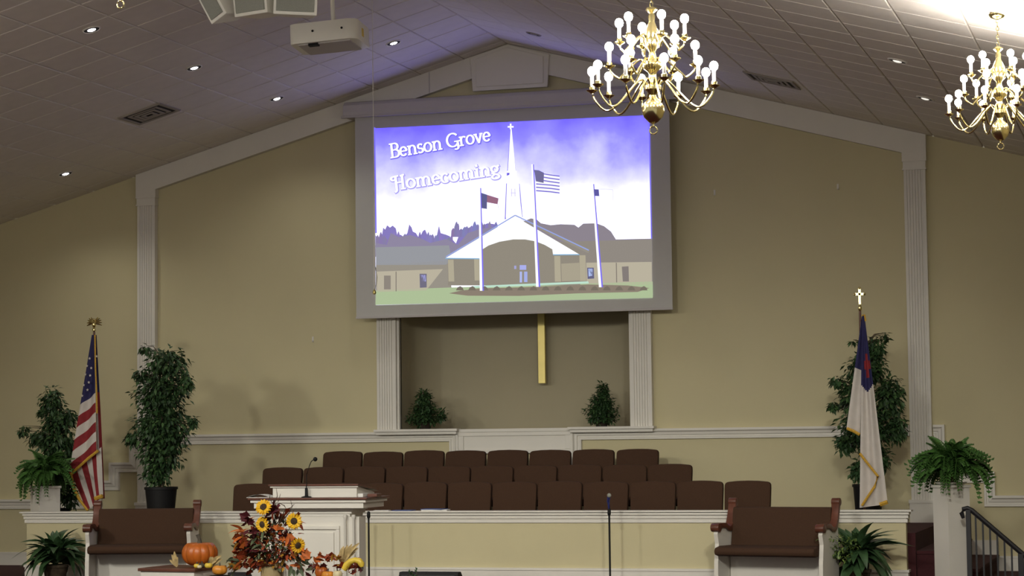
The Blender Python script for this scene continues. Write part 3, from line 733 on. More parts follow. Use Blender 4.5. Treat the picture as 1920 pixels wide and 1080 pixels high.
def flag_pole(root, top_z, x=0):
    mb = MB(); mb.tube([(x, 0, .05), (x, 0, top_z)], .013, 10); mb.build('pole', M['wood'], root, smooth=True)
    mb = MB(); mb.lathe([(.14, 0), (.14, .02), (.05, .05), (.022, .09), (.022, .14)], 20); mb.build('base', M['dullbrass'], root, smooth=True)

YF = -2.0
b0 = at(176, 957, YF); org = Vector((b0.x, YF, .57))
us = empty('striped_flag', org, 0, 'red and white striped flag with starred blue corner, gold fringe and eagle top', 'flag')
ztop = at(175, 622, YF).z-.57; flag_pole(us, ztop)
mb = MB(); FM = [M['blue'], M['red'], M['fwhite']]
def c1f(s_, t_):
    if t_ < .50: return 0
    return 2 if int((t_-.50)/.0835) % 2 == 0 else 1
grid(mb, (172, 628), (179, 628), (184, 845), (133, 890), YF-.07, org, 14, 96, c1f, 1.2, .025, -.03, lambda s_, t_: -6*math.sin(t_*3.14)*(1-s_)*.0)
grid(mb, (178, 628), (181, 628), (194, 935), (182, 935), YF-.02, org, 4, 40, lambda s_, t_: 0 if t_ < .36 else (1 if s_ > .5 else 2), .6, .015, .02)
grid(mb, (134, 888), (190, 838), (193, 932), (165, 957), YF-.045, org, 40, 20, lambda s_, t_: 1 if int(s_*6) % 2 == 0 else 2, 1.5, .02, -.01)
mb.build('cloth', FM, us, smooth=True, recalc=False)
fringe(us, [(184, 845, 0), (165, 860, -.01), (145, 878, -.02), (133, 890, -.02)], YF-.11, org)
fringe(us, [(133, 890, 0), (138, 915, .0), (150, 938, .01), (165, 957, .01)], YF-.075, org)
fringe(us, [(178, 628, 0), (179, 690, -.01), (181, 735, -.01), (182, 775, -.01)], YF-.105, org, .010)
fringe(us, [(178, 935, 0), (192, 930, 0)], YF-.07, org, .026)
st = MB(); pts = []
for k_ in range(10):
    a = R(90+36*k_); r_ = .020 if k_ % 2 == 0 else .009; pts.append((r_*math.cos(a), 0, r_*math.sin(a)))
st.add(pts+[(0, -.002, 0)], [(k_, (k_+1) % 10, 10) for k_ in range(10)]); st_me = None
for (x, y) in ((171, 690), (169, 704), (166.5, 717), (164, 731), (163, 686), (160, 702), (157, 722), (154, 742), (168, 672), (181, 668)):
    p = at(x, y, YF-.12)-org
    if st_me is None: o = st.build('star', M['fwhite'], us, recalc=False); st_me = o.data; o.location = p
    else: link('star', st_me, us, p)
mb = MB(); mb.lathe([(.006, ztop), (.02, ztop+.01), (.024, ztop+.03), (.014, ztop+.05)], 12)
mb.ball((0, 0, ztop+.09), .026, 10, 8, 0, 1.7); mb.ball((0, -.012, ztop+.15), .017, 10, 6); mb.tube([(0, -.02, ztop+.15), (0, -.045, ztop+.143)], [.008, .002], 5)
for sg in (-1, 1):
    for k_ in range(5):
        a = R(-12+24*k_); mb.tube([(sg*.012, 0, ztop+.105), (sg*(.012+.045*math.cos(a*.8)), .0, ztop+.105+.042*math.sin(a)), (sg*(.02+.085*math.cos(a*.85)), .012, ztop+.095+.085*math.sin(a))], [.011, .013, .005], 6)
mb.build('eagle_finial', M['gold'], us, smooth=True)

YF = -1.75
b0 = at(1621, 952, YF); org = Vector((b0.x, YF, .57))
cf = empty('white_flag', org, 0, 'white flag with blue corner and red cross, gold fringe and cross top', 'flag')
ztop = at(1618, 580, YF).z-.57; flag_pole(cf, ztop)
mb = MB(); FM = [M['blue'], M['red'], M['fwhite']]
grid(mb, (1616, 592), (1618, 592), (1613, 815), (1588, 803), YF-.04, org, 10, 50, lambda s_, t_: 0 if t_ < .468 else 2, .8, .02, -.02)
def c2f(s_, t_):
    if t_ < .36+.045*(1-abs(2*s_-1.05)):
        if .2 < t_ < .33 and abs(s_-.62) < .16: return 1
        if .235 < t_ < .285 and .3 < s_ < .97: return 1
        return 0
    return 2
grid(mb, (1616, 592), (1621, 592), (1665, 945), (1613, 952), YF-.085, org, 26, 110, c2f, 1.7, .022, -.03)
mb.build('cloth', FM, cf, smooth=True, recalc=False)
fringe(cf, [(1588, 803, 0), (1600, 808, 0), (1612, 815, 0)], YF-.10, org)
fringe(cf, [(1612, 850, 0), (1630, 873, -.01), (1646, 893, -.01), (1640, 912, -.01), (1628, 930, 0), (1616, 948, 0)], YF-.155, org, .015)
fringe(cf, [(1650, 946, 0), (1664, 941, 0)], YF-.14, org, .025)
fringe(cf, [(1616, 592, 0), (1621, 590, 0), (1623, 602, 0)], YF-.10, org, .01)
mb = MB(); mb.lathe([(.012, ztop-.02), (.022, ztop), (.02, ztop+.03), (.012, ztop+.06)], 12); h = .15
z0 = ztop+.055; mb.box(-.013, .013, -.008, .008, z0, z0+.18); mb.box(-.055, .055, -.008, .008, z0+.105, z0+.131)
for (x, z) in ((-.055, .118), (.055, .118), (0, .185)): mb.ball((x, 0, z0+z), .017, 8, 6)
mb.build('cross_finial', M['gold'], cf, smooth=True)

# ------------------------------------------------------------------ pulpit
YP = -6.55
pc = at(582, 930, YP); PW = .60
pul = empty('pulpit', (pc.x, YP, 0), 0, 'white panelled pulpit with dark wooden desk top', 'pulpit')
zt = at(582, 933, YP).z; zd = at(582, 909, YP-.05).z
xL, xR = at(470, 940, YP).x-pc.x, at(686, 940, YP).x-pc.x
mb = MB(); mb.box(xL-.02, xR+.02, -.03, .62, zt-.022, zt); mb.build('top', M['wood'], pul, bevel=.005)
mb = MB()
for k_, (dx, a, b_) in enumerate(((.0, .05, .022), (-.03, .105, .05), (-.17, .13, .105), (-.19, .16, .13), (-.21, .19, .16), (-.225, .21, .19))):
    mb.box(xL-dx, xR+dx, -.01-dx*.6, .60+dx*.6, zt-a, zt-b_)
mb.build('cornice', M['white'], pul, bevel=.004)
bx0, bx1 = xL+.24, xR-.24+.12
bx0, bx1 = at(500, 1000, YP+.1).x-pc.x, at(672, 1000, YP+.1).x-pc.x
body = MB(); body.box(bx0, bx1, .12, .30, .02, zt-.19); bo = body.build('body', M['white'], pul)
px0, px1 = at(528, 990, YP+.1).x-pc.x, at(636, 990, YP+.1).x-pc.x; pz1 = at(590, 986, YP+.1).z
mb = MB()
for a, b_, c, d in ((px0, px1, pz1-.035, pz1), (px0, px1, .12, .155), (px0, px0+.035, .155, pz1-.035), (px1-.035, px1, .155, pz1-.035)): mb.box(a, b_, .098, .12, c, d)
mb.build('panel_frame', M['white'], bo, bevel=.006)
mb = MB(); mb.box(px0+.06, px1-.06, .105, .12, .18, pz1-.062); mb.build('raised_panel', M['white'], bo, bevel=.008)
for px_ in (508, 526, 644, 660):
    x = at(px_, 990, YP+.04).x-pc.x
    mb = MB(); mb.lathe([(.024, .02), (.024, .07), (.013, .08), (.0125, zt-.21), (.02, zt-.2), (.02, zt-.17)], 12, (x, .085, 0)); mb.build('colonnette', M['white'], pul, smooth=True)
mb = MB(); mb.box(xL+.02, xR-.02, .06, .58, 0, .03); mb.build('plinth', M['white'], pul, bevel=.006)
dl, dr = at(506, 920, YP).x-pc.x, at(664, 920, YP).x-pc.x
mb = MB(); pr = [(.07, zt), (.56, zt), (.56, zt+.04), (.07, zd-.012)]; mb.prism(pr, dl, dr, 'x'); mb.box(dl-.02, dr+.02, .05, .075, zd-.03, zd-.012)
mb.build('book_rest', M['white'], pul, bevel=.004)
mb = MB(); mb.prism([(.03, zd-.012), (.60, zt+.05), (.60, zt+.066), (.03, zd+.004)], dl-.03, dr+.03, 'x'); mb.build('rest_top', M['wood'], pul, bevel=.003)
# things on the pulpit
mb = MB(); c = at(667, 926, YP+.1); mb.box(-.055, .055, -.08, .08, 0, .035); bk = mb.build('hymn_book', M['paper'], bevel=.004); bk.location = (c.x+.02, YP+.18, zt); tag(bk, 'thick white book lying at the right of the pulpit top', 'book')
mb = MB(); mb.box(.0, .10, -.06, .07, 0, .03); bk = mb.build('leather_book', M['wood'], bevel=.004); bk.location = (c.x+.09, YP+.24, zt); tag(bk, 'dark book lying behind the white book on the pulpit', 'book')
mb = MB(); n = 8
for i in range(n):
    t0, t1 = i/n, (i+1)/n; f_ = lambda t_: .004+.028*math.sin(t_*math.pi)**.8
    mb.add([(-.12+.24*t0, -.09, f_(t0)), (-.12+.24*t1, -.09, f_(t1)), (-.12+.24*t1, .09, f_(t1)), (-.12+.24*t0, .09, f_(t0))], [(0, 1, 2, 3)])
mb.box(-.12, .12, -.09, .09, 0, .004)
pp = mb.build('paper_sheets', M['paper'], smooth=True); c = at(490, 931, YP+.1); pp.location = (c.x, YP+.10, zt); tag(pp, 'curled white papers at the left of the pulpit top', 'paper')
c = at(573, 930, YP)
gm = empty('gooseneck_microphone', (c.x, YP+.02, zt), 0, 'thin black gooseneck microphone standing on the pulpit', 'microphone')
mb = MB(); mb.lathe([(.05, 0), (.05, .008), (.016, .016), (.014, .085), (.006, .10)], 14); mb.build('base', M['black'], gm, smooth=True)
tipp = at(589, 861, YP+.02)-Vector((c.x, YP+.02, zt)); q1 = at(575, 890, YP+.02)-Vector((c.x, YP+.02, zt)); q2 = at(580, 874, YP+.02)-Vector((c.x, YP+.02, zt))
mb = MB(); mb.tube([(0, 0, .09), q1, q2, (q2+tipp)/2+Vector((-.005, 0, .012)), tipp], .0045, 8); mb.build('neck', M['black'], gm, smooth=True)
mb = MB(); mb.ball(tipp+Vector((.012, 0, .0)), .022, 10, 8); mb.build('windscreen', M['black'], gm, smooth=True)

# microphone stands before the low wall
def micstand(px, ytop, Y, label, ball):
    c = at(px, ytop, Y); root = empty('microphone_stand', (c.x, Y, 0), 0, label, 'microphone stand', 'microphone stands before the low wall')
    mb = MB(); mb.lathe([(.13, 0), (.13, .015), (.03, .03), (.014, .05)], 20); mb.build('base', M['black'], root, smooth=True)
    mb = MB(); mb.tube([(0, 0, .03), (0, 0, c.z-.10)], .011, 8); mb.build('pole', M['black'], root, smooth=True)
    mb = MB(); mb.lathe([(.011, c.z-.12), (.019, c.z-.105), (.019, c.z-.055), (.010, c.z-.04)], 12); mb.build('clutch', M['black'], root, smooth=True)
    if ball:
        mb = MB(); mb.tube([(0, 0, c.z-.05), (-.004, -.02, c.z+.03), (.012, -.05, c.z+.085)], [.013, .016, .02], 10); m_ = mb.build('microphone', M['micblue'], root, smooth=True)
        mb = MB(); mb.ball((.018, -.06, c.z+.10), .024, 12, 8); mb.build('mesh_head', M['grille'], m_, smooth=True)
micstand(691, 952, -3.55, 'plain black microphone stand beside the pulpit', False)
micstand(1142, 946, -3.55, 'black stand holding a blue microphone before the choir', True)

# papers on the low wall
def booklet(px, wd, dz, m, label, rz, th=.012):
    c = at(px, 954, -2.93); mb = MB(); mb.box(-wd/2, wd/2, -.09, .09, 0, th); o = mb.build('song_booklet', m, bevel=.002); o.location = (c.x, -2.93, .82+dz); o.rotation_euler = (0, 0, rz); tag(o, label, 'booklet', 'booklets on the low wall')
booklet(817, .30, 0, M['paper'], 'white booklet lying under the blue booklet on the low wall', .1, .014)
booklet(814, .26, .014, M['bookblue'], 'thin blue booklet lying on top of the white one on the low wall', -.12, .008)
booklet(757, .24, 0, M['bookblue'], 'flat blue booklet on the low wall near the pulpit', .05, .008)
booklet(716, .18, 0, M['paper'], 'flat white sheet on the low wall just behind the pulpit', .2, .006)

# ------------------------------------------------------------------ front decorations
YT = -8.2
tc_ = at(335, 1064, YT); tz = tc_.z
tb = empty('display_table', (tc_.x-.05, YT+.1, -.55), R(-6), 'white table with dark wooden top carrying the pumpkin', 'table')
th = tz+.55
mb = MB(); mb.box(-.27, .33, -.26, .30, th-.028, th); mb.build('table_top', M['wood'], tb, bevel=.005)
mb = MB(); mb.box(-.25, .31, -.24, .28, th-.16, th-.028); mb.build('apron', M['white'], tb)
for sx in (-.22, .28):
    for sy in (-.21, .25): mb = MB(); mb.box(sx-.03, sx+.03, sy-.03, sy+.03, 0, th-.16); mb.build('leg', M['white'], tb)
def pumpkin_mesh(r, h, ribs=12, mi=0):
    mb = MB(); seg = ribs*5; rings = 14; vs = []; fs = []
    for j in range(rings+1):
        a = math.pi*j/rings
        for k_ in range(seg):
            t_ = 2*math.pi*k_/seg; rr = 1-.07*(abs(math.sin(ribs*t_/2))**-0 if False else (1-abs(math.sin(ribs*t_/2)))**2)
            R_ = r*math.sin(a)**.8*rr if 0 < j < rings else .002; z = -math.cos(a)*h/2*(1-.12*(math.cos(a)**8))
            if j > rings-3: z -= .03*h*(j-rings+3)
            vs.append((R_*math.cos(t_), R_*math.sin(t_), z+h/2))
    for j in range(rings):
        for k_ in range(seg):
            k2 = (k_+1) % seg; fs.append((j*seg+k_, j*seg+k2, (j+1)*seg+k2, (j+1)*seg+k_))
    return mb.add(vs, fs)
c = at(366, 1064, YT)
pk = empty('pumpkin', (c.x, YT+.10, tz), 0, 'large round orange pumpkin on the white table', 'pumpkin')
pumpkin_mesh(.166, .245).build('body', M['pumpkin'], pk, smooth=True)
mb = MB(); mb.tube([(0, 0, .20), (-.005, 0, .25), (-.02, -.005, .295)], [.026, .018, .02], 8); mb.build('stem', M['stem'], pk, smooth=True)
def gourd(px, py, Y, r, m, label, sz=.85, name='gourd', z=None, stem=True):
    c = at(px, py, Y); zz = (c.z-r*sz) if z is None else z
    g = empty(name, (c.x, Y, zz), random.uniform(0, 3), label, 'gourd' if name == 'gourd' else 'pumpkin')
    pumpkin_mesh(r, 2*r*sz, 8).build('body', m, g, smooth=True)
    if stem: mb = MB(); mb.tube([(0, 0, 2*r*sz*.86), (.004, .004, 2*r*sz+.015)], [.008, .005], 6); mb.build('stem', M['stem'], g)
    return g
gourd(369, 1058, YT-.10, .028, M['gyellow'], 'small yellow gourd in front of the pumpkin, left one', .8, z=tz)
gourd(391, 1063, YT-.12, .036, M['gyellow'], 'yellow gourd at the right front corner of the pumpkin table', .75, z=tz)
gourd(374, 1062, YT-.155, .022, M['gwhite'], 'tiny cream gourd at the table edge before the pumpkin', .8, z=tz)
gourd(379, 1053, YT-.03, .024, M['stem'], 'little brown bumpy gourd against the pumpkin', .9, z=tz)
gourd(412, 1072, YT-.14, .068, M['gorange'], 'small golden pumpkin beside the white table', .72, 'small_pumpkin', z=tz-.06)
mb = MB(); mb.lathe([(.10, 0), (.10, .02), (.03, .04), (.03, tz-.06+.55-.03), (.09, tz-.06+.55-.02), (.09, tz-.06+.55)], 16)
o = mb.build('plant_stand', M['black'], smooth=True); c = at(412, 1072, YT-.14); o.location = (c.x, YT-.14, -.55); tag(o, 'slim dark stand under the small golden pumpkin', 'stand')
def husk(px, py, Y, tips, label, z=None, wd=.03, parent=None, mt='husk'):
    c = at(px, py, Y); root = empty('corn_husk', c, 0, label, 'corn husk') if parent is None else parent
    for (tx, ty) in tips:
        d = at(tx, ty, Y)-c; mb = MB(); n = 6; vs = []; fs = []
        sd = d.cross(Vector((0, 1, 0))).normalized(); bend = Vector((0, -random.uniform(.0, .05), random.uniform(-.01, .03)))
        for i in range(n+1):
            t_ = i/n; p = d*t_+bend*math.sin(t_*3.1); w_ = wd*.5*math.sin(math.pi*(.12+.86*t_))**.7
            vs += [p-sd*w_, p+Vector((0, w_*.5, 0)), p+sd*w_]
        for i in range(n): a = i*3; fs += [(a, a+1, a+4, a+3), (a+1, a+2, a+5, a+4)]
        mb.add(vs, fs); mb.build('husk_blade', M[mt], root, smooth=True, recalc=False)
    return root
husk(332, 1062, YT-.02, [(322, 1040), (327, 1034), (333, 1045), (318, 1050)], 'pale dried husk leaning on the left of the pumpkin', wd=.035)
husk(394, 1061, YT+.02, [(402, 1046), (415, 1042), (408, 1050), (398, 1044), (416, 1048)], 'pale dried husk leaning on the right of the pumpkin', wd=.04)

# flower arrangement with sunflowers
YA = -7.75
va = at(510, 1056, YA)
ar = empty('flower_arrangement', (va.x, YA, -.55), 0, 'tall autumn flower arrangement with four sunflowers before the pulpit', 'flowers')
vz = va.z+.55
mb = MB(); mb.lathe([(.085, 0), (.10, .05), (.095, vz*.5), (.105, vz-.03), (.11, vz), (.095, vz), (.085, vz-.04)], 24); mb.build('vase', M['vase'], ar, smooth=True)
A0 = Vector((va.x, YA, -.55))
def la(px, py, dy=0): return at(px, py, YA+dy)-A0
def autumn_leaf():
    mb = MB(); L = .085
    out = [(0, 0), (.25, .20), (.15, .42), (.5, .38), (.62, .5), (.7, .3), (1, 0), (.7, -.3), (.62, -.5), (.5, -.38), (.15, -.42), (.25, -.2)]
    vs = [(x*L, y*L, -abs(y)*L*.2-.03*L*math.sin(x*3)) for x, y in out]+[(.45*L, 0, .02*L)]
    return mb.add(vs, [(i, (i+1) % 12, 12) for i in range(12)])
def long_leaf():
    mb = MB(); n = 5; vs = []; fs = []; L = .10
    for i in range(n+1):
        t_ = i/n; w_ = .30*L*math.sin(math.pi*(.06+.9*t_))*.5; vs += [(L*t_, -w_, -L*.25*t_*t_+w_*.3), (L*t_, 0, -L*.25*t_*t_), (L*t_, w_, -L*.25*t_*t_+w_*.3)]
    for i in range(n): a = i*3; fs += [(a, a+1, a+4, a+3), (a+1, a+2, a+5, a+4)]
    return mb.add(vs, fs)
LM = {}
for mk in ('lorange', 'lrust', 'lburg', 'lgold', 'lgreen'):
    for shp, fn in (('a', autumn_leaf), ('l', long_leaf)):
        o = fn().build('leaf', M[mk], None, recalc=False); LM[mk+shp] = o.data; bpy.data.objects.remove(o)
spots = [(470, 1010, 26, 'lrust'), (505, 1000, 30, 'lburg'), (455, 1030, 22, 'lorange'), (480, 1030, 30, 'lburg'), (510, 1030, 32, 'lgreen'), (540, 1030, 28, 'lrust'), (455, 1050, 20, 'lorange'), (475, 1052, 26, 'lrust'), (515, 1050, 30, 'lorange'), (545, 1050, 30, 'lorange'), (565, 1055, 14, 'lgreen'), (535, 1000, 24, 'lrust'), (565, 1035, 14, 'lorange'), (462, 1000, 12, 'lorange'), (470, 975, 16, 'lburg'), (520, 980, 24, 'lburg'), (548, 975, 14, 'lrust'), (505, 960, 14, 'lburg'), (445, 1060, 12, 'lgold'), (500, 1062, 26, 'lrust'), (522, 1005, 22, 'lorange'), (492, 1015, 24, 'lgreen'), (455, 1018, 14, 'lgold'), (556, 1062, 18, 'lgreen'), (495, 985, 18, 'lgreen'), (515, 958, 10, 'lburg')]
for (x, y, r_, mk) in spots:
    for k_ in range(11):
        m2 = mk if random.random() < .72 else random.choice(['lorange', 'lrust', 'lburg', 'lgold', 'lgreen'])
        p = la(x+random.gauss(0, r_*.45), y+random.gauss(0, r_*.35), random.uniform(-.14, .12))
        o_ = p-la(510, 1035)
        a = math.atan2(-.4+random.uniform(-.6, .6), o_.x+random.uniform(-.08, .08))
        link('leaf', LM[m2+('a' if m2 in ('lrust', 'lburg', 'lorange') and random.random() < .6 else 'l')], ar, p, (random.uniform(-1, 1)+.5, random.uniform(-.9, .8), a), (random.uniform(.8, 1.45),)*3)
mb = MB()
for (x, y) in ((470, 975), (495, 960), (548, 980), (470, 1010), (552, 1020), (515, 990), (450, 1035), (570, 1045), (530, 1010), (480, 1040)):
    mb.tube([(0, 0, vz-.1), la(510+(x-510)*.5, 1045+(y-1045)*.4), la(x, y, .02)], [.006, .005, .003], 5)
mb.build('stems', M['lgreen'], ar)
fl = MB(); fmats = [M['lgreen'], M['lburg'], M['lrust'], M['lorange'], M['lgold'], M['leaf']]
for k_ in range(620):
    u = rv()
    while u.length > 1: u = rv()
    px_ = 508+u.x*52; py_ = 1030+u.z*40*(1 if u.z > 0 else 1.35*(1-abs(u.x)*.5)); p = la(px_, min(py_, 1064), u.y*.15)
    leafquad(fl, p, Vector((u.x, u.y-.3, -u.z*.6))+rv(.7), Vector((0, 0, 1))+rv(.5), random.uniform(.05, .085), random.uniform(.022, .04), random.choice([0, 0, 1, 1, 1, 2, 2, 2, 3, 3, 4, 5, 5]))
fl.build('filler_leaves', fmats, ar, recalc=False)['kind'] = 'stuff'
tw = MB()
for pts in ([(512, 1000), (516, 970), (512, 950), (520, 930), (518, 915)], [(515, 990), (510, 960), (512, 945), (505, 935), (507, 925)], [(520, 990), (530, 965), (535, 955), (545, 952), (552, 945)], [(520, 985), (535, 970), (543, 960), (548, 950), (545, 938)], [(512, 980), (522, 960), (516, 945), (522, 940), (526, 926)], [(516, 985), (540, 960), (533, 948), (525, 944), (518, 946)], [(490, 1000), (472, 980), (462, 972), (450, 974), (446, 973)]):
    tw.tube([la(x, y, random.uniform(-.03, .03)) for x, y in pts], [.006, .0055, .0045, .0035, .002], 5)
tw.build('twigs', M['twig'], ar, smooth=True)
SF = None
def sunflower(px, py, rpx, tilt):
    global SF
    s_ = (at(px+100, py, YA)-at(px, py, YA)).length/100*rpx
    root = link('sunflower', None, ar, la(px, py, -.16), tilt, (s_/.1,)*3)
    pet = MB()
    for ring, (n, L, lift) in enumerate(((16, .1, .012), (14, .09, .026))):
        for k_ in range(n):
            a = 2*math.pi*(k_+.5*ring)/n+random.uniform(-.08, .08); ca, sa = math.cos(a), math.sin(a); w_ = .017
            q = lambda r_, t_, y_: (ca*r_-sa*t_, -y_, sa*r_+ca*t_)
            pet.add([q(.036, -.008, lift), q(.036, .008, lift), q(.07, w_, lift+.012), q(L, 0, lift+random.uniform(-.012, .012)), q(.07, -w_, lift+.012)], [(0, 1, 2, 3, 4)])
    pet.build('petals', M['petal'], root, recalc=False)
    d = MB(); d.ball((0, 0, 0), .044, 16, 8, 0, .5); d.v = [(x, -z-.018, y) for x, y, z in d.v]; d.build('disc', M['disc'], root, smooth=True)
sunflower(495, 952, 15.5, (R(-25), 0, R(5))); sunflower(494, 983, 15, (R(5), 0, R(-15))); sunflower(552, 977, 15.5, (R(0), 0, R(12))); sunflower(557, 1022, 15, (R(12), 0, R(50)))

# gourd arrangement on the right
YG = -7.9
gc = at(628, 1079, YG)
gt = empty('round_stand', (gc.x, YG, -.55), 0, 'dark round stand holding the harvest basket display before the pulpit', 'stand'); hz = gc.z-.03+.55
mb = MB(); mb.lathe([(.16, 0), (.16, .03), (.05, .06), (.04, hz-.05), (.10, hz-.03)], 20); mb.build('column', M['wood'], gt, smooth=True)
mb = MB(); mb.lathe([(.10, hz-.03), (.27, hz-.025), (.28, hz-.012), (.27, hz)], 28); mb.build('top', M['wood'], gt, smooth=True)
gz = gc.z-.03
gl = empty('leaf_garland', (gc.x, YG, gz), 0, 'orange and burgundy autumn leaves heaped around the small gourds', 'leaves'); G0 = Vector((gc.x, YG, gz))
for (x, y, r_, mk) in [(640, 1062, 9, 'lrust'), (585, 1072, 9, 'lburg'), (597, 1050, 10, 'lorange'), (610, 1045, 12, 'lrust'), (620, 1048, 10, 'lrust'), (595, 1062, 8, 'lorange'), (668, 1070, 10, 'lburg'), (650, 1074, 12, 'lrust'), (662, 1062, 10, 'lrust'), (630, 1052, 8, 'lgold'), (605, 1075, 10, 'lburg')]:
    for k_ in range(6):
        p = at(x+random.gauss(0, r_*.5), y+random.gauss(0, r_*.4), YG+random.uniform(-.06, .12))-G0
        if p.z < .005: p.z = .01
        link('leaf', LM[mk+random.choice('al')], gl, p, (random.uniform(-1, 1)+.6, random.uniform(-1.2, .3), random.uniform(-3, 0)), (random.uniform(.6, 1.0),)*3)
gourd(603, 1058, YG+.03, .062, M['pumpkin'], 'deep orange little pumpkin left in the harvest display', .95, 'small_pumpkin', z=gz)
gourd(615, 1070, YG-.09, .058, M['gorange'], 'bright orange squash front left in the harvest display', .7, 'small_pumpkin', z=gz)
gourd(633, 1068, YG-.11, .044, M['gwhite'], 'round cream gourd in the middle of the harvest display', 1.0, z=gz)
c = at(660, 1062, YG-.08)
cg = empty('crookneck_gourd', (c.x, YG-.08, gz), 0, 'yellow crookneck gourd arching over the right of the harvest display', 'gourd'); C0 = Vector((c.x, YG-.08, gz))
mb = MB(); pth = [(645, 1068), (650, 1060), (657, 1053), (666, 1050), (674, 1052), (678, 1058), (679, 1063)]
mb.tube([at(x, y, YG-.08)-C0 for x, y in pth], [.026, .033, .028, .025, .030, .030, .018], 12); mb.build('body', M['gyellow'], cg, smooth=True)
mb = MB(); mb.tube([at(679, 1063, YG-.08)-C0, at(680, 1068, YG-.08)-C0], [.012, .008], 6); mb.build('stem', M['stem'], cg)
husk(642, 1056, YG+.02, [(660, 1020), (668, 1022), (674, 1018), (672, 1028), (652, 1022), (666, 1034), (640, 1032), (645, 1024)], 'bundle of dry brown corn husks rising from the harvest display', wd=.045)

# floor monitors and the dark box
def monitor(px, py, Y, wd, label, rz=0, plant=False):
    c = at(px, py, Y); root = empty('stage_monitor', (c.x, Y, 0), rz, label, 'speaker', 'floor monitor speakers'); h = c.z
    mb = MB(); mb.prism([(-.18, 0), (.2, 0), (.2, h*.6), (.05, h), (-.04, h)], -wd/2, wd/2, 'x'); mb.build('cabinet', M['black'], root, bevel=.008)
    mb = MB(); mb.prism([(-.185, .04), (-.06, h-.03), (-.055, h-.03), (-.175, .04)], -wd/2+.03, wd/2-.03, 'x'); mb.build('grille', M['iron'], root)
    return c
c = monitor(806, 1072, -6.4, .60, 'black floor monitor right of the pulpit')
monitor(448, 1073, -6.95, .20, 'small black floor monitor just left of the sunflower vase')
sp_ = empty('trailing_plant', (at(785, 1075, -6.9).x, -6.9, 0), 0, 'sprig of dark leaves in front of the floor monitor', 'plant')
mb = MB(); mb.lathe([(.06, 0), (.08, .14), (.085, .14), (.07, .12)], 14); mb.build('pot', M['black'], sp_)
mb = MB(); br = MB(); B0 = sp_.location.copy()
for (x, y) in ((768, 1076), (781, 1069), (776, 1078), (797, 1078), (772, 1070), (790, 1080), (785, 1078), (762, 1082)):
    e = at(x, y, -6.9)-B0; br.tube([(0, 0, .12), e*.6+Vector((0, 0, .08)), e], [.004, .003, .002], 5)
    for k_ in range(5): leafquad(mb, e-Vector((0, 0, .012*k_)), rv()+Vector((0, -.4, .3)), Vector((0, 0, 1)), .05, .022)
mb.build('foliage', M['leaf'], sp_, recalc=False)['kind'] = 'stuff'; br.build('stems', M['bark'], sp_)

# ------------------------------------------------------------------ railing on the right
YR = -3.6
r0 = at(1816, 956, YR); rl = empty('stair_railing', (r0.x, YR, 0), 0, 'black iron stair railing descending at the right edge', 'railing'); O = Vector((r0.x, YR, 0))
e1 = at(1822, 957, YR)-O; e2 = at(1912, 1034, YR)-O; slope = (e2.z-e1.z)/(e2.x-e1.x); e3 = e1+(e2-e1)*1.5
mb = MB(); mb.box(-.028, .022, -.025, .025, 0, r0.z); mb.build('newel', M['iron'], rl, bevel=.004)
hp = [at(1806, 972, YR)-O, at(1803, 962, YR)-O, at(1806, 955, YR)-O, at(1814, 953, YR)-O, e1, e1+(e2-e1)*.5, e3]
mb = MB(); mb.tube(hp, [.016, .024, .026, .026, .026, .026, .026], 8); mb.build('handrail', M['iron'], rl, smooth=True)
for k_ in range(10):
    x = (at(1830+k_*13.2, 1000, YR)-O).x; z = e1.z+slope*(x-e1.x)
    mb = MB(); mb.box(x-.009, x+.009, -.009, .009, 0, z); mb.build('baluster', M['iron'], rl)
x = (at(1914, 1050, YR)-O).x; mb = MB(); mb.box(x-.025, x+.03, -.028, .028, 0, e1.z+slope*(x-e1.x)-.02); mb.build('newel', M['iron'], rl, bevel=.004)

# ------------------------------------------------------------------ projector, loudspeakers, cord, hooks
YJ = -6.5
pj = at(605, 60, YJ); zj = at(605, 77, YJ).z
prj = empty('ceiling_projector', (pj.x, YJ, zj), 0, 'white ceiling projector hanging on a pole before the screen', 'projector')
sj = (at(705, 60, YJ)-at(605, 60, YJ)).length/100
pw = 62*sj; ph = 40*sj*.92
mb = MB(); rc = .09
out = [(-pw, .48), (-pw, .06)]+[(-pw+.06-.06*math.cos(R(a)), .06-.06*math.sin(R(a))) for a in (30, 60, 90)]+[(pw-rc, .0)]+[(pw-rc+rc*math.sin(R(a)), rc-rc*math.cos(R(a))) for a in (20, 45, 70, 90)]+[(pw, .48)]
mb.prism(out, 0, ph, 'z'); cs = mb.build('casing', M['plastic'], prj, smooth=True, bevel=.012)
mb = MB(); mb.box(-pw+.08, pw-.08, .04, .46, -.012, .0); mb.build('bottom_plate', M['greyplast'], prj, bevel=.004)
for x in (-.10, .20): mb = MB(); mb.prism([(x+.012*math.cos(R(a*45)), ph*.55+.012*math.sin(R(a*45))) for a in range(8)], -.004, .004); mb.build('sensor_eye', M['black'], cs)
mb = MB(); mb.box(-.16, -.06, .03, .09, -.026, .004); mb.build('foot', M['black'], cs)
mb = MB(); mb.box(pw-.001, pw+.004, .2, .26, ph*.3, ph*.7); mb.build('sticker', M['gyellow'], cs)
mb = MB(); mb.lathe([(.07, .48), (.075, .52), (.06, .55)], 18); mb.v = [(x-.05, z, y+ph*.5) for x, y, z in mb.v]; mb.build('lens', M['black'], cs)
mb = MB(); mb.tube([(.06, .2, ph), (.06, .2, roof(pj.x+.06)-zj)], .022, 12); mb.build('pole', M['plastic'], prj, smooth=True)
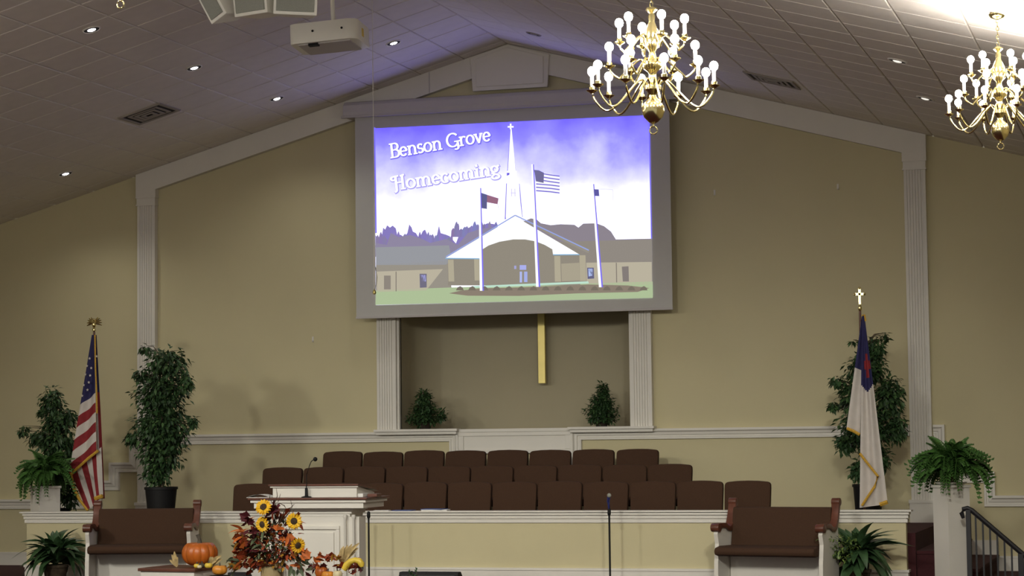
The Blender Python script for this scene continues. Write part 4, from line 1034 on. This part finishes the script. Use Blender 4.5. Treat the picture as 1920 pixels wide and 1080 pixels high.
mb = MB(); mb.lathe([(.10, roof(pj.x)-zj-.05), (.10, roof(pj.x)-zj)], 20, (.06, .2, 0)); mb.build('ceiling_plate', M['plastic'], prj)
prj.rotation_euler = (R(-3), R(-3.2), R(5))

YK = -8.6
for (xa, xb, ya, yb, rz, tilt, wd, lab) in ((392, 429, 44, 27, 14, -27, .20, 'white loudspeaker with grey grille, leftmost of the hanging cluster'), (434, 507, 31, 25, 10, -3, .355, 'white loudspeaker with grey grille in the middle of the hanging cluster'), (514, 592, 25, 31, -18, 5, .39, 'white loudspeaker with grey grille at the right of the hanging cluster')):
    c = at((xa+xb)/2, (ya+yb)/2, YK); rt = empty('hanging_loudspeaker', c, 0, lab, 'speaker', 'hanging loudspeaker cluster'); rt.rotation_mode = 'ZYX'; rt.rotation_euler = (R(6), R(tilt), R(-rz))
    H = .75
    mb = MB(); mb.prism([(-wd/2, 0), (wd/2, 0), (wd*.36, .36), (-wd*.36, .36)], 0, H, 'z'); mb.build('cabinet', M['plastic'], rt, bevel=.01)
    mb = MB(); mb.box(-wd/2+.025, wd/2-.025, -.012, .003, .03, H-.03); mb.build('grille', M['grille'], rt, bevel=.006)
    mb = MB()
    for sx in (-.1, .1): mb.tube([(sx, .15, H-.01), (sx, .15, H+.3)], .006, 6)
    mb.build('hanger', M['iron'], rt)

YC = -4.7
c = at(702, 548, YC); pc_ = empty('pull_cord', (c.x, YC, c.z), 0, 'long thin white pull cord hanging before the left edge of the screen', 'cord')
mb = MB(); mb.tube([(0, 0, .02), (0.004, 0, 1.2), (.0, 0, roof(c.x)-c.z)], .0045, 6); mb.build('cord', M['white'], pc_)
mb = MB(); mb.lathe([(.006, .03), (.016, .012), (.02, -.006), (.012, -.022)], 12); mb.build('pull_knob', M['dullbrass'], pc_, smooth=True)
mb = MB(); mb.tube([at(704, 500, YC)-Vector((c.x, YC, c.z)), at(707, 520, YC)-Vector((c.x, YC, c.z)), at(706, 532, YC)-Vector((c.x, YC, c.z)), (0, 0, .02)], .003, 5); mb.build('string_tail', M['stem'], pc_)
for (px_, py_, lb) in ((1340, 362, 'tiny white hook on the wall right of the screen, lower one'), (1571, 351, 'tiny white hook high on the wall near the right pilaster'), (587, 637, 'tiny white hook on the wall left of the niche')):
    p = at(px_, py_, 0); mb = MB(); mb.box(-.012, .012, -.008, 0, -.03, .04); mb.tube([(0, -.008, -.02), (0, -.03, -.03), (0, -.035, -.005)], .005, 6)
    o = mb.build('wall_hook', M['white']); o.location = (p.x, 0, p.z); tag(o, lb, 'hook')

# ------------------------------------------------------------------ recessed downlights and vents
def downlight(x, y, state, label):
    sg = -1 if x < 0 else 1
    root = empty('recessed_downlight', (x, y, roof(x)), 0, label, 'ceiling light', 'recessed downlights'); root.rotation_euler = (0, sg*math.atan(SL), 0)
    mb = MB(); mb.lathe([(.078, -.004), (.088, -.012), (.097, -.004), (.097, .003), (.078, .003)], 24); mb.build('trim_ring', M['white'] if state else M['vent'], root, smooth=True)
    mb = MB(); mb.lathe([(.080, -.0085), (.080, .002), (.03, .002), (.03, -.0095)], 24); mb.build('baffle', M['dark'], root)
    mb = MB(); mb.ball((0, 0, -.004), .047, 14, 8, 0, .34); mb.build('lens', M['dlbulb'] if state == 2 else (M['dldim'] if state == 1 else M['vent']), root, smooth=True)
    if state:
        l = lamp('SPOT', 'downlight_lamp', (x, y, roof(x)-.06), DOWNLIGHT_W*(1 if state == 2 else 1.3), spot_size=R(135), spot_blend=.8, shadow_soft_size=.06)
downlight(-2.66, -6.22, 2, 'lit downlight at the upper left, front of the row of three')
downlight(-2.66, -3.74, 2, 'lit downlight in the middle of the left row of three')
downlight(-2.66, -1.33, 2, 'lit downlight nearest the wall in the left row of three')
downlight(-.885, -1.92, 2, 'lit downlight right of the projector, close to the gable')
downlight(-5.61, -1.33, 2, 'lit downlight far left, low on the ceiling slope')
downlight(5.6, -6.0, 1, 'faintly lit downlight on the right ceiling slope, upper one')
downlight(5.6, -3.6, 1, 'faintly lit downlight on the right ceiling slope near the pilaster')
downlight(.85, -1.83, 0, 'unlit dark downlight beside the ridge above the gable')
def vent(px, py, sg, label):
    X = -3.79 if sg < 0 else 3.77; Y = -2.6 if sg < 0 else -2.3
    root = empty('ceiling_vent', (X, Y, roof(X)), 0, label, 'vent', 'ceiling air vents'); root.rotation_euler = (0, sg*math.atan(SL), 0)
    mb = MB()
    for a, b_, c, d in ((-.29, .29, -.29, -.25), (-.29, .29, .25, .29), (-.29, -.25, -.25, .25), (.25, .29, -.25, .25)): mb.box(a, b_, c, d, -.016, .0)
    mb.build('frame', M['vent'], root, bevel=.004)
    mb = MB(); mb.box(-.25, .25, -.25, .25, -.004, .0); mb.build('duct', M['dark'], root)
    for k_, h_ in enumerate((.20, .14, .08)):
        mb = MB()
        for a, b_, c, d in ((-h_, h_, -h_, -h_+.035), (-h_, h_, h_-.035, h_), (-h_, -h_+.035, -h_+.035, h_-.035), (h_-.035, h_, -h_+.035, h_-.035)): mb.box(a, b_, c, d, -.014-.006*k_, -.006-.006*k_)
        mb.build('louver', M['vent'], root)
vent(280, 213, -1, 'square louvred air vent on the left ceiling slope')
vent(1448, 150, 1, 'square louvred air vent on the right ceiling slope')

# ------------------------------------------------------------------ chandeliers
def chandelier_proto():
    """origin at the bottom of the big ball"""
    root = empty('brass_chandelier')
    mb = MB(); mb.lathe([(.004, -.012), (.03, .0), (.058, .03), (.070, .065), (.068, .095), (.05, .125), (.026, .145), (.02, .165), (.034, .185), (.05, .20), (.05, .225), (.028, .245), (.02, .29), (.03, .31), (.055, .33), (.06, .355), (.045, .38), (.024, .40), (.018, .43), (.03, .45), (.052, .475), (.055, .51), (.045, .55), (.03, .585), (.018, .62), (.022, .65), (.014, .67), (.036, .69), (.034, .70), (.006, .715)], 28)
    mb.build('body', M['gold'], root, smooth=True)
    mb = MB(); mb.tube([(.024*math.cos(R(a)), 0, -.05+.024*math.sin(R(a))) for a in range(0, 360, 24)], .0045, 6, 0, True); mb.tube([(0, 0, -.012), (0, 0, -.027)], .005, 6); mb.build('ring', M['gold'], root, smooth=True)
    for tier, (n, rad, zb, zr_, dip, ph_) in enumerate(((10, .375, .215, .235, .115, .1), (6, .262, .34, .375, .06, .25), (6, .205, .49, .53, .05, .0))):
        arm = MB(); pts = []
        p0 = (.035, zb); 
        ctrl = [(.035, zb), (.07, zb+.045), (.12, zb+.01), (.17+.3*(rad-.2), zb-dip*.9), (rad*.78, zb-dip*1.15), (rad*.95, zb-dip*.6), (rad, zr_-.035)]
        cv = [Vector((a, 0, b_)) for a, b_ in ctrl]
        def cat(t_):
            k_ = min(int(t_), len(cv)-2); f_ = t_-k_; p = [cv[max(0, k_-1)], cv[k_], cv[k_+1], cv[min(len(cv)-1, k_+2)]]
            return .5*((2*p[1])+(-p[0]+p[2])*f_+(2*p[0]-5*p[1]+4*p[2]-p[3])*f_*f_+(-p[0]+3*p[1]-3*p[2]+p[3])*f_**3)
        pts = [cat(i*(len(cv)-1)/20) for i in range(20)]+[cv[-1]]
        arm.tube(pts, .0065, 8)
        pan = MB(); pan.lathe([(.008, zr_-.045), (.02, zr_-.036), (.034, zr_-.028), (.036, zr_-.024), (.016, zr_-.026), (.017, zr_-.004), (.013, zr_)], 16, (rad, 0, 0))
        can = MB(); can.lathe([(.0115, zr_-.01), (.0115, zr_+.07)], 12, (rad, 0, 0))
        bul = MB(); bul.ball((rad, 0, zr_+.094), .0265, 12, 8, 0, 1.12)
        ms4 = None
        for k_ in range(n):
            a = 2*math.pi*k_/n+ph_
            if ms4 is None:
                A = arm.build('arm', M['gold'], root, smooth=True); B = pan.build('drip_pan', M['gold'], A, smooth=True); C = can.build('candle_sleeve', M['candle'], A, smooth=True); D_ = bul.build('bulb', M['bulb'], A, smooth=True)
                ms4 = (A.data, B.data, C.data, D_.data); A.rotation_euler = (0, 0, a)
            else:
                A = link('arm', ms4[0], root, rot=(0, 0, a))
                for nm_, q in zip(('drip_pan', 'candle_sleeve', 'bulb'), ms4[1:]): link(nm_, q, A)
    return root
def hang(root, p, label):
    root.location = p; tag(root, label, 'chandelier', 'brass chandeliers')
    top = roof(p.x)-p.z
    ch = MB(); z = .715; i = 0
    while z < top-.03:
        ln = .03; pts = []
        for a in range(0, 360, 45): 
            u = .010*math.cos(R(a)); v_ = .019*math.sin(R(a)); pts.append((u, 0, z+.012+v_) if i % 2 == 0 else (0, u, z+.012+v_))
        ch.tube(pts, .003, 5, 0, True); z += ln; i += 1
    ch.build('chain', M['gold'], root, smooth=True)
    cn = MB(); cn.lathe([(.012, top-.045), (.05, top-.03), (.065, top-.008), (.065, top)], 20); cn.build('canopy', M['gold'], root, smooth=True)
ca = chandelier_proto()
cb, cc, c4, c5, c6 = [copy_tree(ca) for _ in range(5)]
def ball_bottom(px, py, Y): return at(px, py, Y)
hang(ca, ball_bottom(1225, 229, -13.5), 'large lit brass chandelier in front of the right corner of the screen')
hang(cb, ball_bottom(1876, 262, -9.68), 'lit brass chandelier at the upper right edge, under the bright ceiling')
pC = ball_bottom(226, -6, -14); hang(cc, pC, 'brass chandelier whose lower tip just shows at the top left')
# the matching chandeliers of the other half of the hall, left of the frame
hang(c4, Vector((-6.8, -9.68, cb.location.z)), 'brass chandelier on the far left side of the hall')
hang(c5, Vector((-ca.location.x, -13.5, ca.location.z)), 'brass chandelier over the left pews, matching the large one before the screen')
hang(c6, Vector((-1.65, -14.6, pC.z)), 'brass chandelier just left of the ridge, near the one at the top left')
